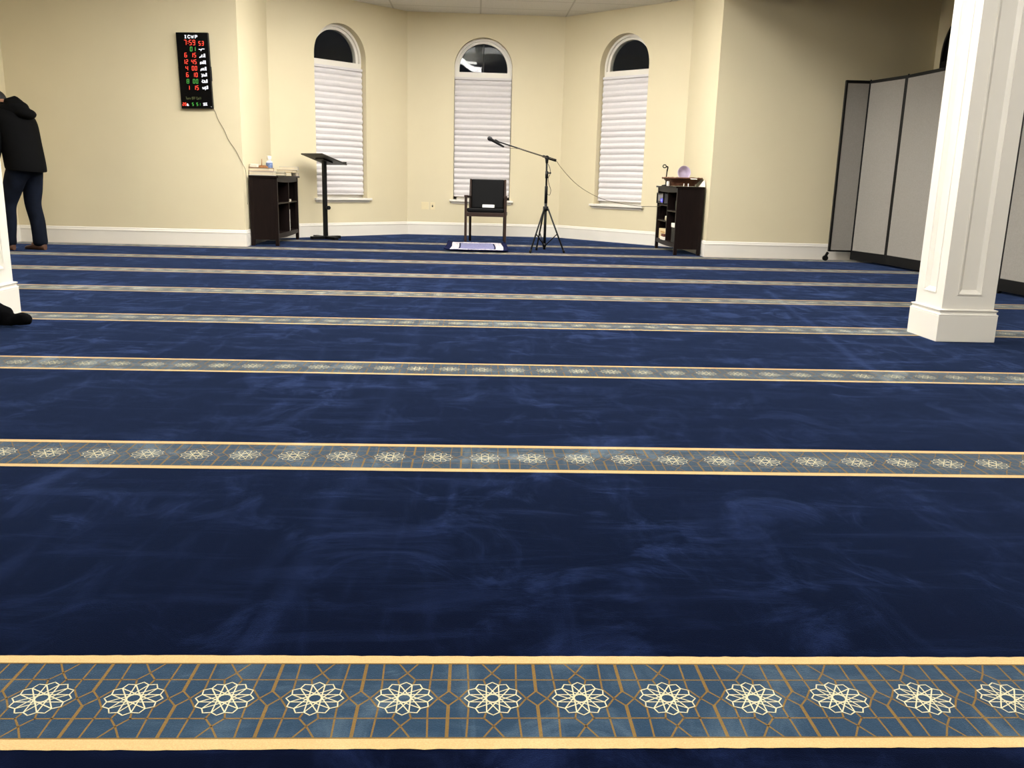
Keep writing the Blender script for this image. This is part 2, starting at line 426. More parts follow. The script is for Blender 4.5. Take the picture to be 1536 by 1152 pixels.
# ------------------------------------------------------------------ windows and blinds
def window(name, p0, p1, s, zp, blind_label=None, two_panes=False, blind=True, label=None, shift=0.0, fm=None):
    p0 = Vector(p0); p1 = Vector(p1); d = (p1-p0).normalized(); c = p0 + d*s + Vector((d.y, -d.x))*shift
    ang = math.atan2(d.y, d.x)
    root = senv(name, (c.x, c.y, 0), ang, label, 'window')
    H = WH
    # arched frame: outer ring, stepped inner ring, transom and lower jambs
    mb = MB()
    def ring(r0, r1, y0, y1, z, n=32):
        for i in range(n):
            a, b = PI*i/n, PI*(i+1)/n
            pts = [(-r0*math.cos(a), y0, z + r0*math.sin(a)), (-r0*math.cos(b), y0, z + r0*math.sin(b)),
                   (-r1*math.cos(b), y0, z + r1*math.sin(b)), (-r1*math.cos(a), y0, z + r1*math.sin(a))]
            mb.prism(pts, (0, y1-y0, 0))
    ring(H, H-0.034, 0.115, 0.22, zp)
    ring(H-0.034, H-0.072, 0.145, 0.22, zp)
    gz = 2.455 + (zp - 2.505)
    for sx in (-1, 1):
        mb.bx(sx*(H-0.034), sx*H, 0.115, 0.22, gz-0.04, zp)
        mb.bx(sx*(H-0.072), sx*(H-0.034), 0.145, 0.22, gz-0.04, zp)
        mb.bx(sx*(H-0.05), sx*H, 0.13, 0.22, WZ, gz-0.04)
    mb.bx(-H, H, 0.118, 0.22, gz-0.075, gz)
    mb.bx(-H, H, 0.13, 0.22, WZ, WZ+0.06)
    mb.build('window_frame', fm or WHITE, root)
    def pane_poly(x0, x1, n=24):
        r = H - 0.06; pts = [(x0, 0, gz-0.01), (x1, 0, gz-0.01)]
        for i in range(n + 1):
            x = x1 + (x0 - x1)*i/n
            zz = zp + math.sqrt(max(0.0, r*r - x*x))
            pts.append((x, 0, max(zz, gz)))
        return pts
    if two_panes:
        for x0, x1, tilt in ((-H+0.062, -0.005, 0.0), (0.005, H-0.062, 0.03)):
            mb = MB(); mb.prism([(x, 0.18, z) for x, y, z in pane_poly(x0, x1)], (0, 0.006, 0)); mb.build('pane', GLASS, root)
        mb = MB(); mb.bx(-0.008, 0.008, 0.178, 0.192, gz-0.01, zp + H - 0.062); o = mb.build('mullion', BLACKM, root)
    else:
        mb = MB(); mb.prism([(x, 0.18, z) for x, y, z in pane_poly(-H+0.062, H-0.062)], (0, 0.006, 0)); mb.build('pane', GLASS, root)
    mb = MB(); mb.bx(-H+0.03, H-0.03, 0.18, 0.186, WZ+0.03, gz-0.05); mb.build('pane', GLASS, root)
    mb = MB(); mb.bx(-H-0.055, H+0.055, shift-0.055, shift, WZ-0.032, WZ, bevel=0.006); mb.bx(-H+0.002, H-0.002, shift-0.01, 0.16, WZ-0.03, WZ+0.001)
    mb.bx(-H-0.03, H+0.03, shift-0.018, shift, WZ-0.062, WZ-0.032)
    mb.build('sill', WHITE, root)
    if blind:
        b = thing('pleated_blind', blind_label, 'blind', (c.x, c.y, 0), ang, 'white pleated blinds in the alcove windows')
        hw = H - 0.010
        zt, zb = gz - 0.078, WZ + 0.045
        mb = MB(); n = 21; prof = []
        for i in range(n):
            z0 = zt - 0.035 - (zt - 0.035 - zb - 0.02)*i/n; z1_ = zt - 0.035 - (zt - 0.035 - zb - 0.02)*(i+1)/n
            bag = 0.003*math.sin(i*2.1)
            prof += [(0.098 + bag, z0), (0.078 + bag, z0 - (z0-z1_)*0.42), (0.082 + bag, z0 - (z0-z1_)*0.70)]
        prof.append((0.098, zb + 0.02))
        cols = 9; grid = []
        for y, z in prof:
            grid.append([mb.bm.verts.new((-hw + 2*hw*k/(cols-1), y + 0.002*noise.noise((k*0.9, z*4, c.x)), z + 0.005*noise.noise((k*0.5, z*2.0, c.y*3)))) for k in range(cols)])
        for a, e in zip(grid, grid[1:]):
            for k in range(cols-1): mb.bm.faces.new((a[k], a[k+1], e[k+1], e[k]))
        o = mb.build('pleated_fabric', BLIND, b)
        sm = o.modifiers.new('thick', 'SOLIDIFY'); sm.thickness = 0.002
        mb = MB(); mb.bx(-hw, hw, 0.068, 0.112, zt-0.036, zt, bevel=0.004); mb.build('head_rail', BLIND, b)
        mb = MB(); mb.bx(-hw, hw, 0.076, 0.104, zb, zb+0.022, bevel=0.004)
        mb.build('bottom_rail', BLIND, b)
    return root
window('window_1', aL0, aL1, sL, WP, 'white pleated blind in the left alcove window behind the lectern', label='arched alcove window behind the black lectern')
window('window_2', aL1, aR0, sM, WP, 'white pleated blind in the middle alcove window behind the chair', True, label='arched alcove window behind the chair')
window('window_3', aR0, aR1, sR, WP, 'white pleated blind in the right alcove window beside the right cabinet', label='arched alcove window left of the right cabinet')
window('window_4', (XR, YF), (XR, YB), sW, WP - 0.10, blind=False, shift=0.112, fm=BLACKM, label='dark arched side window above the grey partition')

# ------------------------------------------------------------------ pillars
def pillar(cx, cy, label):
    root = thing('pillar', label, 'pillar', (cx, cy, 0), 0, 'white panelled pillars')
    b = 0.179; s = 0.158
    mb = MB()
    mb.bx(-b, b, -b, b, 0, 0.155, bevel=0.003)
    prof = [(b, 0.155), (b, 0.163), (b-0.008, 0.168), (b-0.008, 0.180), (b-0.003, 0.184), (b-0.003, 0.190), (s+0.001, 0.195)]
    for (r0, z0), (r1, z1) in zip(prof, prof[1:]):
        for k in range(4):
            def cor(r, kk): a = PI/4 + kk*PI/2; return (r*math.sqrt(2)*math.cos(a), r*math.sqrt(2)*math.sin(a))
            a0, a1 = cor(r0, k), cor(r0, k+1); b0, b1 = cor(r1, k), cor(r1, k+1)
            mb.face([(a0[0], a0[1], z0), (a1[0], a1[1], z0), (b1[0], b1[1], z1), (b0[0], b0[1], z1)])
    mb.build('base', PILLARW, root)
    # shaft: four faces, each with a recessed panel
    mb = MB(); hwp = 0.066; zb, zt = 0.285, 3.05; dp = 0.016; bv = 0.022
    for k in range(4):
        R = Matrix.Rotation(k*PI/2, 3, 'Z')
        def V(x, z, y=-s): return R @ Vector((x, y, z))
        def q(a, b_, c, d): mb.face([V(*a), V(*b_), V(*c), V(*d)])
        z0, z1 = 0.19, CEIL
        q((-s, z0), (s, z0), (s, zb), (-s, zb)); q((-s, zt), (s, zt), (s, z1), (-s, z1))
        q((-s, zb), (-hwp, zb), (-hwp, zt), (-s, zt)); q((hwp, zb), (s, zb), (s, zt), (hwp, zt))
        # raised bead round the recess, then a sloped edge down to the panel
        for (x0, x1, za, zc) in ((-hwp-0.008, -hwp, zb-0.008, zt+0.008), (hwp, hwp+0.008, zb-0.008, zt+0.008), (-hwp, hwp, zb-0.008, zb), (-hwp, hwp, zt, zt+0.008)):
            vs = mb.bx(x0, x1, -s-0.004, -s+0.004, za, zc)
            bmesh.ops.rotate(mb.bm, cent=(0, 0, 0), matrix=R, verts=vs)
        i = hwp - bv; y2 = -s + dp
        q((-hwp, zb), (hwp, zb), (i, zb+bv, y2), (-i, zb+bv, y2)); q((-i, zt-bv, y2), (i, zt-bv, y2), (hwp, zt), (-hwp, zt))
        q((-hwp, zb), (-i, zb+bv, y2), (-i, zt-bv, y2), (-hwp, zt)); q((i, zb+bv, y2), (hwp, zb), (hwp, zt), (i, zt-bv, y2))
        q((-i, zb+bv, y2), (i, zb+bv, y2), (i, zt-bv, y2), (-i, zt-bv, y2))
    mb.build('shaft', PILLARW, root)
pillar(2.74 + 0.179, 5.02 + 0.179, 'white square panelled pillar standing before the grey folding partition')
pillar(-2.77 - 0.179, 5.27, 'white square panelled pillar cut by the left edge, black bundle at its foot')

# ------------------------------------------------------------------ folding partition
def partition():
    root = thing('folding_partition', 'grey fabric folding partition on casters with black frame', 'partition')
    P = [(4.335, 10.70), (4.63, 10.69), (4.775, 10.06), (4.84, 9.15), (4.74, 8.40), (4.65, 7.60), (4.72, 6.75), (4.66, 5.95)]
    zb, zt = 0.115, 2.115
    for i, (a, b) in enumerate(zip(P, P[1:])):
        a = Vector(a); b = Vector(b); d = (b-a); L = d.length; d /= L; ang = math.atan2(d.y, d.x)
        c = (a+b)/2
        f = MB()
        w = 0.026 if i else 0.022
        lz = zb if i == 0 else 0.025
        f.bx(-L/2, L/2, -0.020, 0.020, zt-0.035, zt, bevel=0.003)
        f.bx(-L/2, L/2, -0.020, 0.020, lz, zb+0.02, bevel=0.003)
        for sx in (-1, 1): f.bx(sx*(L/2-w/2)-w/2, sx*(L/2-w/2)+w/2, -0.021, 0.021, lz, zt, bevel=0.003)
        fo = f.build('panel_frame', BLACKM, root); fo.location = (c.x, c.y, 0); fo.rotation_euler = (0, 0, ang)
        g = MB(); g.bx(-L/2+0.012, L/2-0.012, -0.016, 0.016, zb+0.012, zt-0.028, bevel=0.004)
        g.build('fabric_panel', GREYF, fo)
        h = MB()
        for z in (0.5, 1.1, 1.7): h.tube([(L/2, 0, z-0.05), (L/2, 0, z+0.05)], 0.012, 8)
        h.tube([(L/2, 0, zt-0.004), (L/2, 0, zt+0.012)], 0.010, 8)
        h.build('hinge', BLACKM, fo)
    for (x, y) in (P[0], P[3], P[5], P[7]):
        m = MB()
        wx = -0.028 if (x, y) == P[0] else 0.0
        m.tube([(x+wx-0.014, y-0.006, 0.034), (x+wx+0.014, y-0.006, 0.034)] if wx == 0 else [(x+wx, y-0.02, 0.034), (x+wx, y+0.010, 0.034)], 0.033, 18)
        co = m.build('caster', BLACKP, root)
        m = MB(); m.box((x+wx*0.5, y, 0.075), (0.030, 0.022, 0.07), (0, 0.5 if wx else 0, 0), bevel=0.003)
        m.build('caster_fork', BLACKM, co)
partition()

# ------------------------------------------------------------------ LED prayer time board
RED = emit('red_led', (1.0, 0.05, 0.02, 1), 0.40)
GRN = emit('green_led', (0.10, 0.75, 0.08, 1), 0.17)
DIM = emit('dim_olive_led', (0.22, 0.26, 0.05, 1), 0.08)
WLED = emit('white_led', (0.95, 0.95, 1.0, 1), 0.30)
def led_board():
    W, Hh = 0.362, 0.835
    cx, cz = -3.268, 2.003
    root = thing('prayer_time_board', 'black LED prayer time board with red and green digits on cream wall', 'clock', (cx, YF - 0.001, cz))
    root.rotation_euler = (0, math.radians(-1.3), 0)
    m = MB(); m.bx(-W/2, W/2, -0.045, 0.0, -Hh/2, Hh/2, bevel=0.004); 
    m.bx(-W/2-0.006, W/2+0.006, -0.030, -0.004, -0.11, 0.05, bevel=0.003)
    m.build('case', mat('black_board_case', srgb(6, 6, 7), 0.4, 0.1, 30, spec=0.2), root)
    m = MB(); m.bx(-W/2+0.006, W/2-0.006, -0.0465, -0.044, -Hh/2+0.006, Hh/2-0.006); m.build('face_panel', mat('black_acrylic', srgb(5, 5, 6), 0.25, 0.05, 30, spec=0.12), root)
    Y = -0.0468
    def uv(u, v): return (-W/2 + u*W, Hh/2 - v*Hh)
    def stroke(mb, pts, w):
        for a, b in zip(pts, pts[1:]):
            a = Vector(a); b = Vector(b); d = b-a; L = d.length
            if L < 1e-5: continue
            d /= L; n = Vector((-d.y, d.x))*w/2; e = d*w*0.3
            q = [a-e-n, b+e-n, b+e+n, a-e+n]
            mb.prism([(p.x, Y, p.y) for p in q], (0, -0.0012, 0))
    SEG = {'0': 'abcdef', '1': 'bc', '2': 'abged', '3': 'abgcd', '4': 'fgbc', '5': 'afgcd', '6': 'afgedc', '7': 'abc', '8': 'abcdefg', '9': 'abcdfg'}
    def digit(mb, ch, x, z, w, h, t):
        g = t*0.35; sl = 0.06*h
        S = {'a': ((g, h), (w-g, h)), 'b': ((w, h-g), (w, h/2+g)), 'c': ((w, h/2-g), (w, g)), 'd': ((g, 0), (w-g, 0)),
             'e': ((0, h/2-g), (0, g)), 'f': ((0, h-g), (0, h/2+g)), 'g': ((g, h/2), (w-g, h/2))}
        for s in SEG[ch]:
            p, q = S[s]
            stroke(mb, [(x + p[0] + sl*p[1]/h, z + p[1]), (x + q[0] + sl*q[1]/h, z + q[1])], t)
    def digits(name, txt, u0, u1, vc, h, mt, t=0.0060):
        x0, zc = uv(u0, vc); x1, _ = uv(u1, vc); n = len(txt)
        cell = (x1-x0)/n; w = cell*0.56
        for i, ch in enumerate(txt): mb = MB(); digit(mb, ch, x0 + i*cell + (cell-w)*0.4, zc - h/2, w, h, t); mb.build(name, mt, root)
    h = 0.044
    mb = MB()   # initials of the centre in block capitals
    x, z = uv(0.265, 0.075); lh = 0.030; lw = 0.024; gp = 0.039
    stroke(mb, [(x+lw/2, z), (x+lw/2, z+lh)], 0.010); stroke(mb, [(x+0.004, z), (x+lw-0.004, z)], 0.006); stroke(mb, [(x+0.004, z+lh), (x+lw-0.004, z+lh)], 0.006)
    x += gp; stroke(mb, [(x+lw, z+lh*0.85), (x+lw*0.7, z+lh), (x+lw*0.3, z+lh), (x, z+lh*0.7), (x, z+lh*0.3), (x+lw*0.3, z), (x+lw*0.7, z), (x+lw, z+lh*0.15)], 0.008)
    x += gp; stroke(mb, [(x-0.004, z+lh), (x+lw*0.22, z), (x+lw*0.5, z+lh*0.85), (x+lw*0.78, z), (x+lw+0.004, z+lh)], 0.0058)
    x += gp + 0.005; stroke(mb, [(x, z), (x, z+lh), (x+lw*0.7, z+lh), (x+lw, z+lh*0.75), (x+lw*0.7, z+lh*0.48), (x, z+lh*0.48)], 0.008)
    mb.build('heading_letters', WLED, root)
    digits('time_digit', '7', 0.215, 0.335, 0.132, 0.052, RED); digits('time_digit', '59', 0.385, 0.605, 0.132, 0.052, RED)
    mb = MB()
    for dz in (-0.010, 0.010): x, z = uv(0.365, 0.132); stroke(mb, [(x-0.002, z+dz), (x+0.003, z+dz)], 0.006)
    mb.build('colon', RED, root)
    digits('seconds_digit', '53', 0.68, 0.87, 0.142, 0.042, RED)
    digits('date_digit', '01', 0.40, 0.60, 0.216, h, GRN, 0.0058)
    rows = [('6', '15', RED, .295), ('12', '45', RED, .382), ('4', '00', RED, .467), ('6', '10', RED, .553), ('8', '00', GRN, .638), ('1', '15', RED, .723)]
    for a, b, mt, v in rows:
        sk = (v - .29)*0.02
        if len(a) == 2: digits('hour_digit', a, 0.15+sk, 0.33+sk, v, h, mt, 0.0060 if mt is RED else 0.0048)
        else: digits('hour_digit', a, 0.21+sk, 0.32+sk, v, h, mt, 0.0060 if mt is RED else 0.0048)
        digits('minute_digit', b, 0.41+sk, 0.60+sk, v, h, mt, 0.0060 if mt is RED else 0.0048)
    # the prayer names in white Arabic script
    words = [[[(1, .7), (.55, .75), (.5, .45), (0, .6)], [(.45, .4), (.35, .1)]],
             [[(1, .9), (1, .1)], [(.85, .9), (.82, .2), (.5, .2)], [(.6, .55), (.45, .65), (.35, .4), (.3, .2), (.2, .05)], [(.5, .2), (.1, .2), (.0, .0)]],
             [[(1, .9), (1, .1)], [(.85, .9), (.82, .2), (.0, .2)], [(.62, .9), (.62, .2)], [(.62, .5), (.45, .55), (.4, .25)], [(.3, .55), (.15, .55), (.15, .25)], [(.05, .5), (.05, .05)]],
             [[(1, .9), (1, .1)], [(.85, .9), (.82, .2), (.1, .2)], [(.65, .6), (.5, .6), (.55, .3)], [(.4, .25), (.3, .55), (.15, .45), (.2, .2)], [(.05, .4), (0, .0)]],
             [[(1, .95), (1, .25)], [(.87, .95), (.84, .25), (.1, .25)], [(.68, .35), (.6, .6), (.5, .35)], [(.42, .7), (.3, .7), (.35, .3)], [(.18, .5), (.12, .0)], [(.05, .7), (.1, .75)]],
             [[(1, .95), (1, .25)], [(.87, .95), (.84, .25), (.1, .25)], [(.7, .6), (.55, .65), (.6, .3)], [(.45, .8), (.42, .3)], [(.3, .8), (.34, .8)], [(.12, .9), (.12, .25)], [(0, .5), (.0, .4)]],
             [[(1, .95), (1, .25)], [(.87, .95), (.84, .25), (.05, .25)], [(.7, .7), (.5, .7), (.62, .35)], [(.42, .4), (.32, .6), (.25, .3)], [(.1, .6), (.02, .5), (.1, .3)], [(.5, .0), (.55, .0)]]]
    vs = [.222, .300, .388, .472, .555, .640, .722]
    for k, (wd, v) in enumerate(zip(words, vs)):
        mb = MB(); x0, z0 = uv(0.69 + k*0.004, v); w, hh = 0.062, 0.046 if k else 0.030
        for st in wd: stroke(mb, [(x0 + px*w, z0 - hh/2 + pz*hh) for px, pz in st], 0.0078)
        mb.build('prayer_name', WLED, root)
    # running message along the bottom
    GL = {'T': [[(0, 1), (1, 1)], [(.5, 1), (.5, 0)]], 'u': [[(0, .6), (0, .1), (.3, 0), (.8, .1), (.8, .6)], [(.8, .1), (.8, 0)]], 'r': [[(0, .6), (0, 0)], [(0, .4), (.3, .6), (.7, .55)]],
          'n': [[(0, .6), (0, 0)], [(0, .45), (.4, .6), (.75, .45), (.75, 0)]], 'O': [[(0, .2), (0, .8), (.25, 1), (.75, 1), (1, .8), (1, .2), (.75, 0), (.25, 0), (0, .2)]],
          'F': [[(0, 0), (0, 1), (1, 1)], [(0, .52), (.8, .52)]], 'C': [[(1, .85), (.7, 1), (.25, 1), (0, .75), (0, .25), (.25, 0), (.7, 0), (1, .15)]],
          'e': [[(0, .32), (.8, .32), (.7, .6), (.2, .6), (0, .35), (.15, .02), (.75, .04)]], 'l': [[(.3, 1), (.3, 0)]]}
    mb = MB(); x, z = uv(0.165, 0.878); ww = 0.0145
    for ch in 'Turn OFF Cell':
        if ch != ' ':
            for st in GL[ch]: stroke(mb, [(x + a*ww*0.72, z + b*0.026) for a, b in st], 0.0034)
        x += ww if ch != ' ' else ww*0.75
    mb.build('message_letters', DIM, root)
    digits('day_digit', '20', 0.035, 0.17, 0.942, 0.030, RED, 0.006)
    digits('small_digit', '5', 0.335, 0.41, 0.942, 0.030, GRN, 0.005); digits('small_digit', '5', 0.475, 0.55, 0.942, 0.030, GRN, 0.005)
    mb = MB()
    for dz in (-0.008, 0.006): x, z = uv(0.60, 0.942); stroke(mb, [(x, z+dz), (x+0.004, z+dz)], 0.005)
    mb.build('colon', GRN, root)
    mb = MB(); x, z = uv(0.185, 0.955); stroke(mb, [(x, z), (x+0.006, z+0.016), (x+0.014, z+0.006)], 0.008); stroke(mb, [(x, z-0.004), (x+0.020, z-0.004)], 0.008); mb.build('caption', WLED, root)
    mb = MB(); x, z = uv(0.70, 0.955)
    stroke(mb, [(x, z+0.022), (x+0.044, z+0.026)], 0.007); stroke(mb, [(x+0.004, z+0.010), (x+0.042, z+0.012)], 0.007); stroke(mb, [(x+0.002, z-0.002), (x+0.046, z)], 0.007)
    stroke(mb, [(x+0.01, z), (x+0.012, z+0.026)], 0.006); stroke(mb, [(x+0.034, z), (x+0.036, z+0.024)], 0.006)
    mb.build('caption', WLED, root)
    mb = MB(); x, z = uv(0.955, 0.975); mb.tube([(x, Y+0.001, z), (x, Y-0.003, z)], 0.005, 10); mb.build('sensor', mat('grey_plastic', srgb(150, 150, 150), 0.4), root)
led_board()
CORD = mat('grey_cord', srgb(92, 82, 64), 0.6, 0.1, 40)
def smooth(pts, n=8):
    pts = [Vector(p) for p in pts]; out = []
    for i in range(len(pts)-1):
        a, b, c, d = pts[max(i-1, 0)], pts[i], pts[i+1], pts[min(i+2, len(pts)-1)]
        for k in range(n):
            t = k/n
            out.append(0.5*((2*b) + (c-a)*t + (2*a-5*b+4*c-d)*t*t + (3*b-a-3*c+d)*t**3))
    out.append(pts[-1]); return out
m = MB()
m.tube(smooth([(-3.085, 10.855, 1.60), (-3.060, 10.862, 1.545), (-3.034, 10.864, 1.466), (-2.972, 10.864, 1.355), (-2.926, 10.864, 1.243), (-2.850, 10.864, 1.13), (-2.806, 10.864, 1.04), (-2.772, 10.862, 0.97), (-2.745, 10.875, 0.90), (-2.748, 10.90, 0.80), (-2.750, 10.92, 0.5)]), 0.0028, 6)
tag(m.build('power_cord', CORD), 'thin cord hanging from the LED board down to the left cabinet', 'cord')

# ------------------------------------------------------------------ wall plates
PLATE = mat('beige_plate', srgb(222, 208, 168), 0.4, 0.02, 10)
r = thing('wall_plate', 'blank beige double wall plate low on the middle alcove wall', 'wall plate', (-0.789, AY2, 0.443))
m = MB(); m.bx(-0.057, 0.057, -0.006, 0, -0.057, 0.057, bevel=0.002); m.build('cover', PLATE, r)
for sx in (-0.024, 0.024):
    for sz in (-0.04, 0.04): m = MB(); m.tube([(sx, -0.0075, sz), (sx, -0.005, sz)], 0.003, 8); m.build('screw', PLATE, r)
r = thing('wall_jack', 'narrow beige wall plate with a dark jack beside the blank plate', 'wall plate', (-0.672, AY2, 0.440))
m = MB(); m.bx(-0.035, 0.035, -0.006, 0, -0.057, 0.057, bevel=0.002); m.build('cover', PLATE, r)
m = MB(); m.bx(-0.010, 0.010, -0.0085, -0.005, -0.014, 0.012, bevel=0.001); m.bx(-0.004, 0.004, -0.0085, -0.005, 0.024, 0.030); m.build('socket', BLACKP, r)

# ------------------------------------------------------------------ book cabinets
def cabinet(label, x_front, face, y0, y1, div_y, shelves_near, shelves_far):
    """open front looks along `face` (+1: towards +X, -1: towards -X); back against the alcove side wall"""
    root = thing('book_cabinet', label, 'cabinet', (x_front, (y0+y1)/2, 0), 0, 'dark wooden open cabinets')
    L = y1 - y0; D = 0.335
    f = face
    def bx(mb, a, b, ya, yb, za, zb, bevel=0.0):   # a, b measured from the front plane inwards
        mb.bx(min(-f*a, -f*b), max(-f*a, -f*b), ya, yb, za, zb, 0, bevel)
    top = 0.845; leg = 0.042; hl = L/2
    m = MB()   # top with a bowed, overhanging front edge
    n = 14; poly = []
    for i in range(n+1):
        y = -hl - 0.02 + (L+0.04)*i/n; t = (i/n - 0.5)*2
        poly.append((f*(0.022 + 0.020*(1 - t*t)), y, top-0.022))
    poly += [(-f*D, hl+0.012, top-0.022), (-f*D, -hl-0.012, top-0.022)]
    m.prism(poly, (0, 0, 0.022)); m.build('top', ESP, root)
    for ya in (-hl, hl - 0.022):
        m = MB(); bx(m, 0.012, D, ya, ya+0.022, 0.075, top-0.022); m.build('side_panel', ESP, root)
    for ya in (-hl-0.002, hl-leg+0.002):
        for a in (0.0, D-leg):
            m = MB(); bx(m, a, a+leg, ya, ya+leg, 0.0, top-0.022, 0.003); m.build('leg', ESP, root)
    m = MB(); bx(m, D-0.012, D-0.004, -hl+0.02, hl-0.02, 0.10, top-0.022); m.build('back_panel', ESPD, root)
    def rail(name, zt, zb, bow):
        m = MB(); pts = []; n = 14
        ya, yb = -hl+leg-0.004, hl-leg+0.004
        pts = [(0, ya, zt), (0, yb, zt)]
        for i in range(n+1):
            t = (i/n - 0.5)*2; y = yb + (ya-yb)*i/n
            pts.append((0, y, zb + bow*(1 - t*t)))
        pts = [(-f*0.006, y, z) for _, y, z in pts]
        m.prism(pts, (-f*0.020, 0, 0)); m.build(name, ESP, root)
    rail('top_rail', top-0.022, 0.775, -0.010)
    rail('bottom_rail', 0.145, 0.095, -0.012)
    m = MB(); bx(m, 0.02, D-0.01, -hl+0.02, hl-0.02, 0.128, 0.145); m.build('bottom_shelf', ESP, root)
    dy = div_y - (y0+y1)/2
    m = MB(); bx(m, 0.010, D-0.012, dy-0.010, dy+0.010, 0.145, top-0.022); m.build('divider', ESP, root)
    for z in shelves_near: m = MB(); bx(m, 0.012, D-0.012, -hl+0.02, dy-0.010, z-0.018, z); m.build('shelf', ESP, root)
    for z in shelves_far: m = MB(); bx(m, 0.012, D-0.012, dy+0.010, hl-0.02, z-0.018, z); m.build('shelf', ESP, root)
    return root
cabinet('dark brown open cabinet topped with books at the left alcove corner', -2.415, 1, 11.04, 12.32, 11.76, [0.52], [0.52])
cabinet('dark brown open cabinet topped with a basket at the right alcove corner', 2.495, -1, 11.02, 12.22, 11.605, [0.543], [0.604, 0.400])

# ------------------------------------------------------------------ books and small things on the left cabinet
PAPER = mat('book_pages', srgb(196, 184, 158), 0.8, 0.06, 60, stretch=(1, 1, 30))
def book(label, c, size, rz, col, z0, group='books on the left cabinet', cat='book', name='book'):
    """lying book: size = (along spine, across, thickness)"""
    l, w, t = size
    r = thing(name, label, cat, (c[0], c[1], z0), rz, group)
    cm = mat('book_cover_' + name, col, 0.5, 0.05, 12); tk = min(0.006, t*0.15)
    m = MB()
    m.bx(-l/2, l/2, -w/2, w/2, 0, tk); m.bx(-l/2, l/2, -w/2, w/2, t-tk, t)
    m.bx(-l/2, l/2, w/2-tk, w/2, tk, t-tk)
    m.build('cover', cm, r)
    m = MB(); m.bx(-l/2+0.004, l/2-0.004, -w/2+0.004, w/2-tk, tk, t-tk); m.build('pages', PAPER, r)
    return r
T = 0.845
book('thick white book lowest in the left stack on the cabinet', (-2.625, 11.22), (0.29, 0.22, 0.050), 0.02, srgb(174, 171, 167), T)
book('tan edged book lying on the thick white book', (-2.640, 11.22), (0.262, 0.19, 0.042), -0.03, srgb(124, 90, 62), T+0.050)
book('dark green book lying beside the white book stack', (-2.440, 11.40), (0.10, 0.17, 0.036), 0.05, srgb(28, 45, 32), T)
book('pale paperback lying on the dark green book', (-2.465, 11.42), (0.13, 0.18, 0.018), 0.12, srgb(171, 164, 145), T+0.036)
book('cream book lying on the bare far end of the left cabinet', (-2.49, 11.88), (0.17, 0.20, 0.046), 0.15, srgb(167, 153, 118), T)
book('pinkish white book at the far end of the cabinet top', (-2.445, 12.13), (0.13, 0.17, 0.042), 0.0, srgb(167, 150, 145), T)
book('straw coloured book on the cream book', (-2.470, 11.90), (0.21, 0.19, 0.032), -0.1, srgb(158, 137, 94), T+0.046)
book('thick white book topmost at the far end of the cabinet', (-2.465, 12.02), (0.235, 0.20, 0.040), 0.1, srgb(177, 174, 168), T+0.078)
# small tissue pack, wooden pen stand and bottle
m = MB(); m.bx(-0.05, 0.05, -0.055, 0.055, 0, 0.045, bevel=0.008)
o = m.build('tissue_pack', mat('white_pack', srgb(205, 196, 178), 0.6)); o.location = (-2.715, 11.20, T+0.092); tag(o, 'small white pack on top of the left book stack', 'tissue pack')
r = thing('pen_stand', 'little brown wooden stand with an upright stick on the book stack', 'stand', (-2.608, 11.20, T+0.092))
WOODL = mat('light_brown_wood', srgb(150, 104, 62), 0.5, 0.2, 30, stretch=(1, 8, 1))
m = MB(); m.bx(-0.05, 0.05, -0.03, 0.03, 0, 0.018, bevel=0.003); m.bx(-0.05, 0.03, 0.0, 0.03, 0.018, 0.030, bevel=0.003); m.build('base', WOODL, r)
m = MB(); m.tube([(-0.022, 0.005, 0.018), (-0.018, 0.005, 0.105)], [0.006, 0.004], 8); m.build('stick', WOODL, r)
r = thing('spray_bottle', 'white bottle with blue label standing behind the books', 'bottle', (-2.585, 11.42, T))
m = MB(); m.lathe([(0.036, 0), (0.040, 0.006), (0.040, 0.150), (0.034, 0.170), (0.020, 0.182), (0.018, 0.19)], seg=24); m.build('bottle_body', mat('white_bottle', srgb(240, 240, 244), 0.35), r)
m = MB(); m.lathe([(0.0405, 0.095), (0.0408, 0.096), (0.0408, 0.158), (0.0405, 0.159)], seg=24); m.build('label_band', mat('blue_label', srgb(104, 122, 160), 0.5, 0.6, 40), r)
m = MB(); m.lathe([(0.026, 0.19), (0.028, 0.193), (0.028, 0.232), (0.024, 0.240)], seg=20); m.build('cap', WHITE, r)
# books inside the left cabinet
def upright(label, x, y, z0, h, t, d, col, tilt=0.0, group='books inside the left cabinet', name='standing_book'):
    r = thing(name, label, 'book', (x, y, z0), 0, group); r.rotation_euler = (tilt, 0, 0)
    m = MB(); m.bx(-d/2, d/2, -t/2, -t/2+0.004, 0, h); m.bx(-d/2, d/2, t/2-0.004, t/2, 0, h); m.bx(d/2-0.004, d/2, -t/2, t/2, 0, h); m.build('cover', mat('cover_' + name, col, 0.5), r)
    m = MB(); m.bx(-d/2+0.004, d/2-0.004, -t/2+0.004, t/2-0.004, 0.003, h-0.003); m.build('pages', PAPER, r)
upright('grey book leaning in the upper near compartment of the left cabinet', -2.54, 11.185, 0.52, 0.145, 0.030, 0.18, srgb(150, 148, 146), -0.06)
upright('tall white book standing in the lower far compartment of the left cabinet', -2.53, 11.805, 0.145, 0.275, 0.030, 0.20, srgb(232, 228, 216), -0.02)
r = book('small white booklet on the upper far shelf of the left cabinet', (-2.49, 11.885), (0.12, 0.14, 0.028), 0.1, srgb(236, 226, 216), 0.52, 'books inside the left cabinet')
for k in range(1):
    m = MB(); m.bx(-0.09, 0.09, -0.05, 0.05, 0, 0.265, bevel=0.003)
    o = m.build('document_box', mat('dark_grey_card', srgb(58, 54, 52), 0.6)); o.location = (-2.535, 11.16, 0.145); tag(o, 'dark box file in the lower near compartment of the left cabinet', 'box')
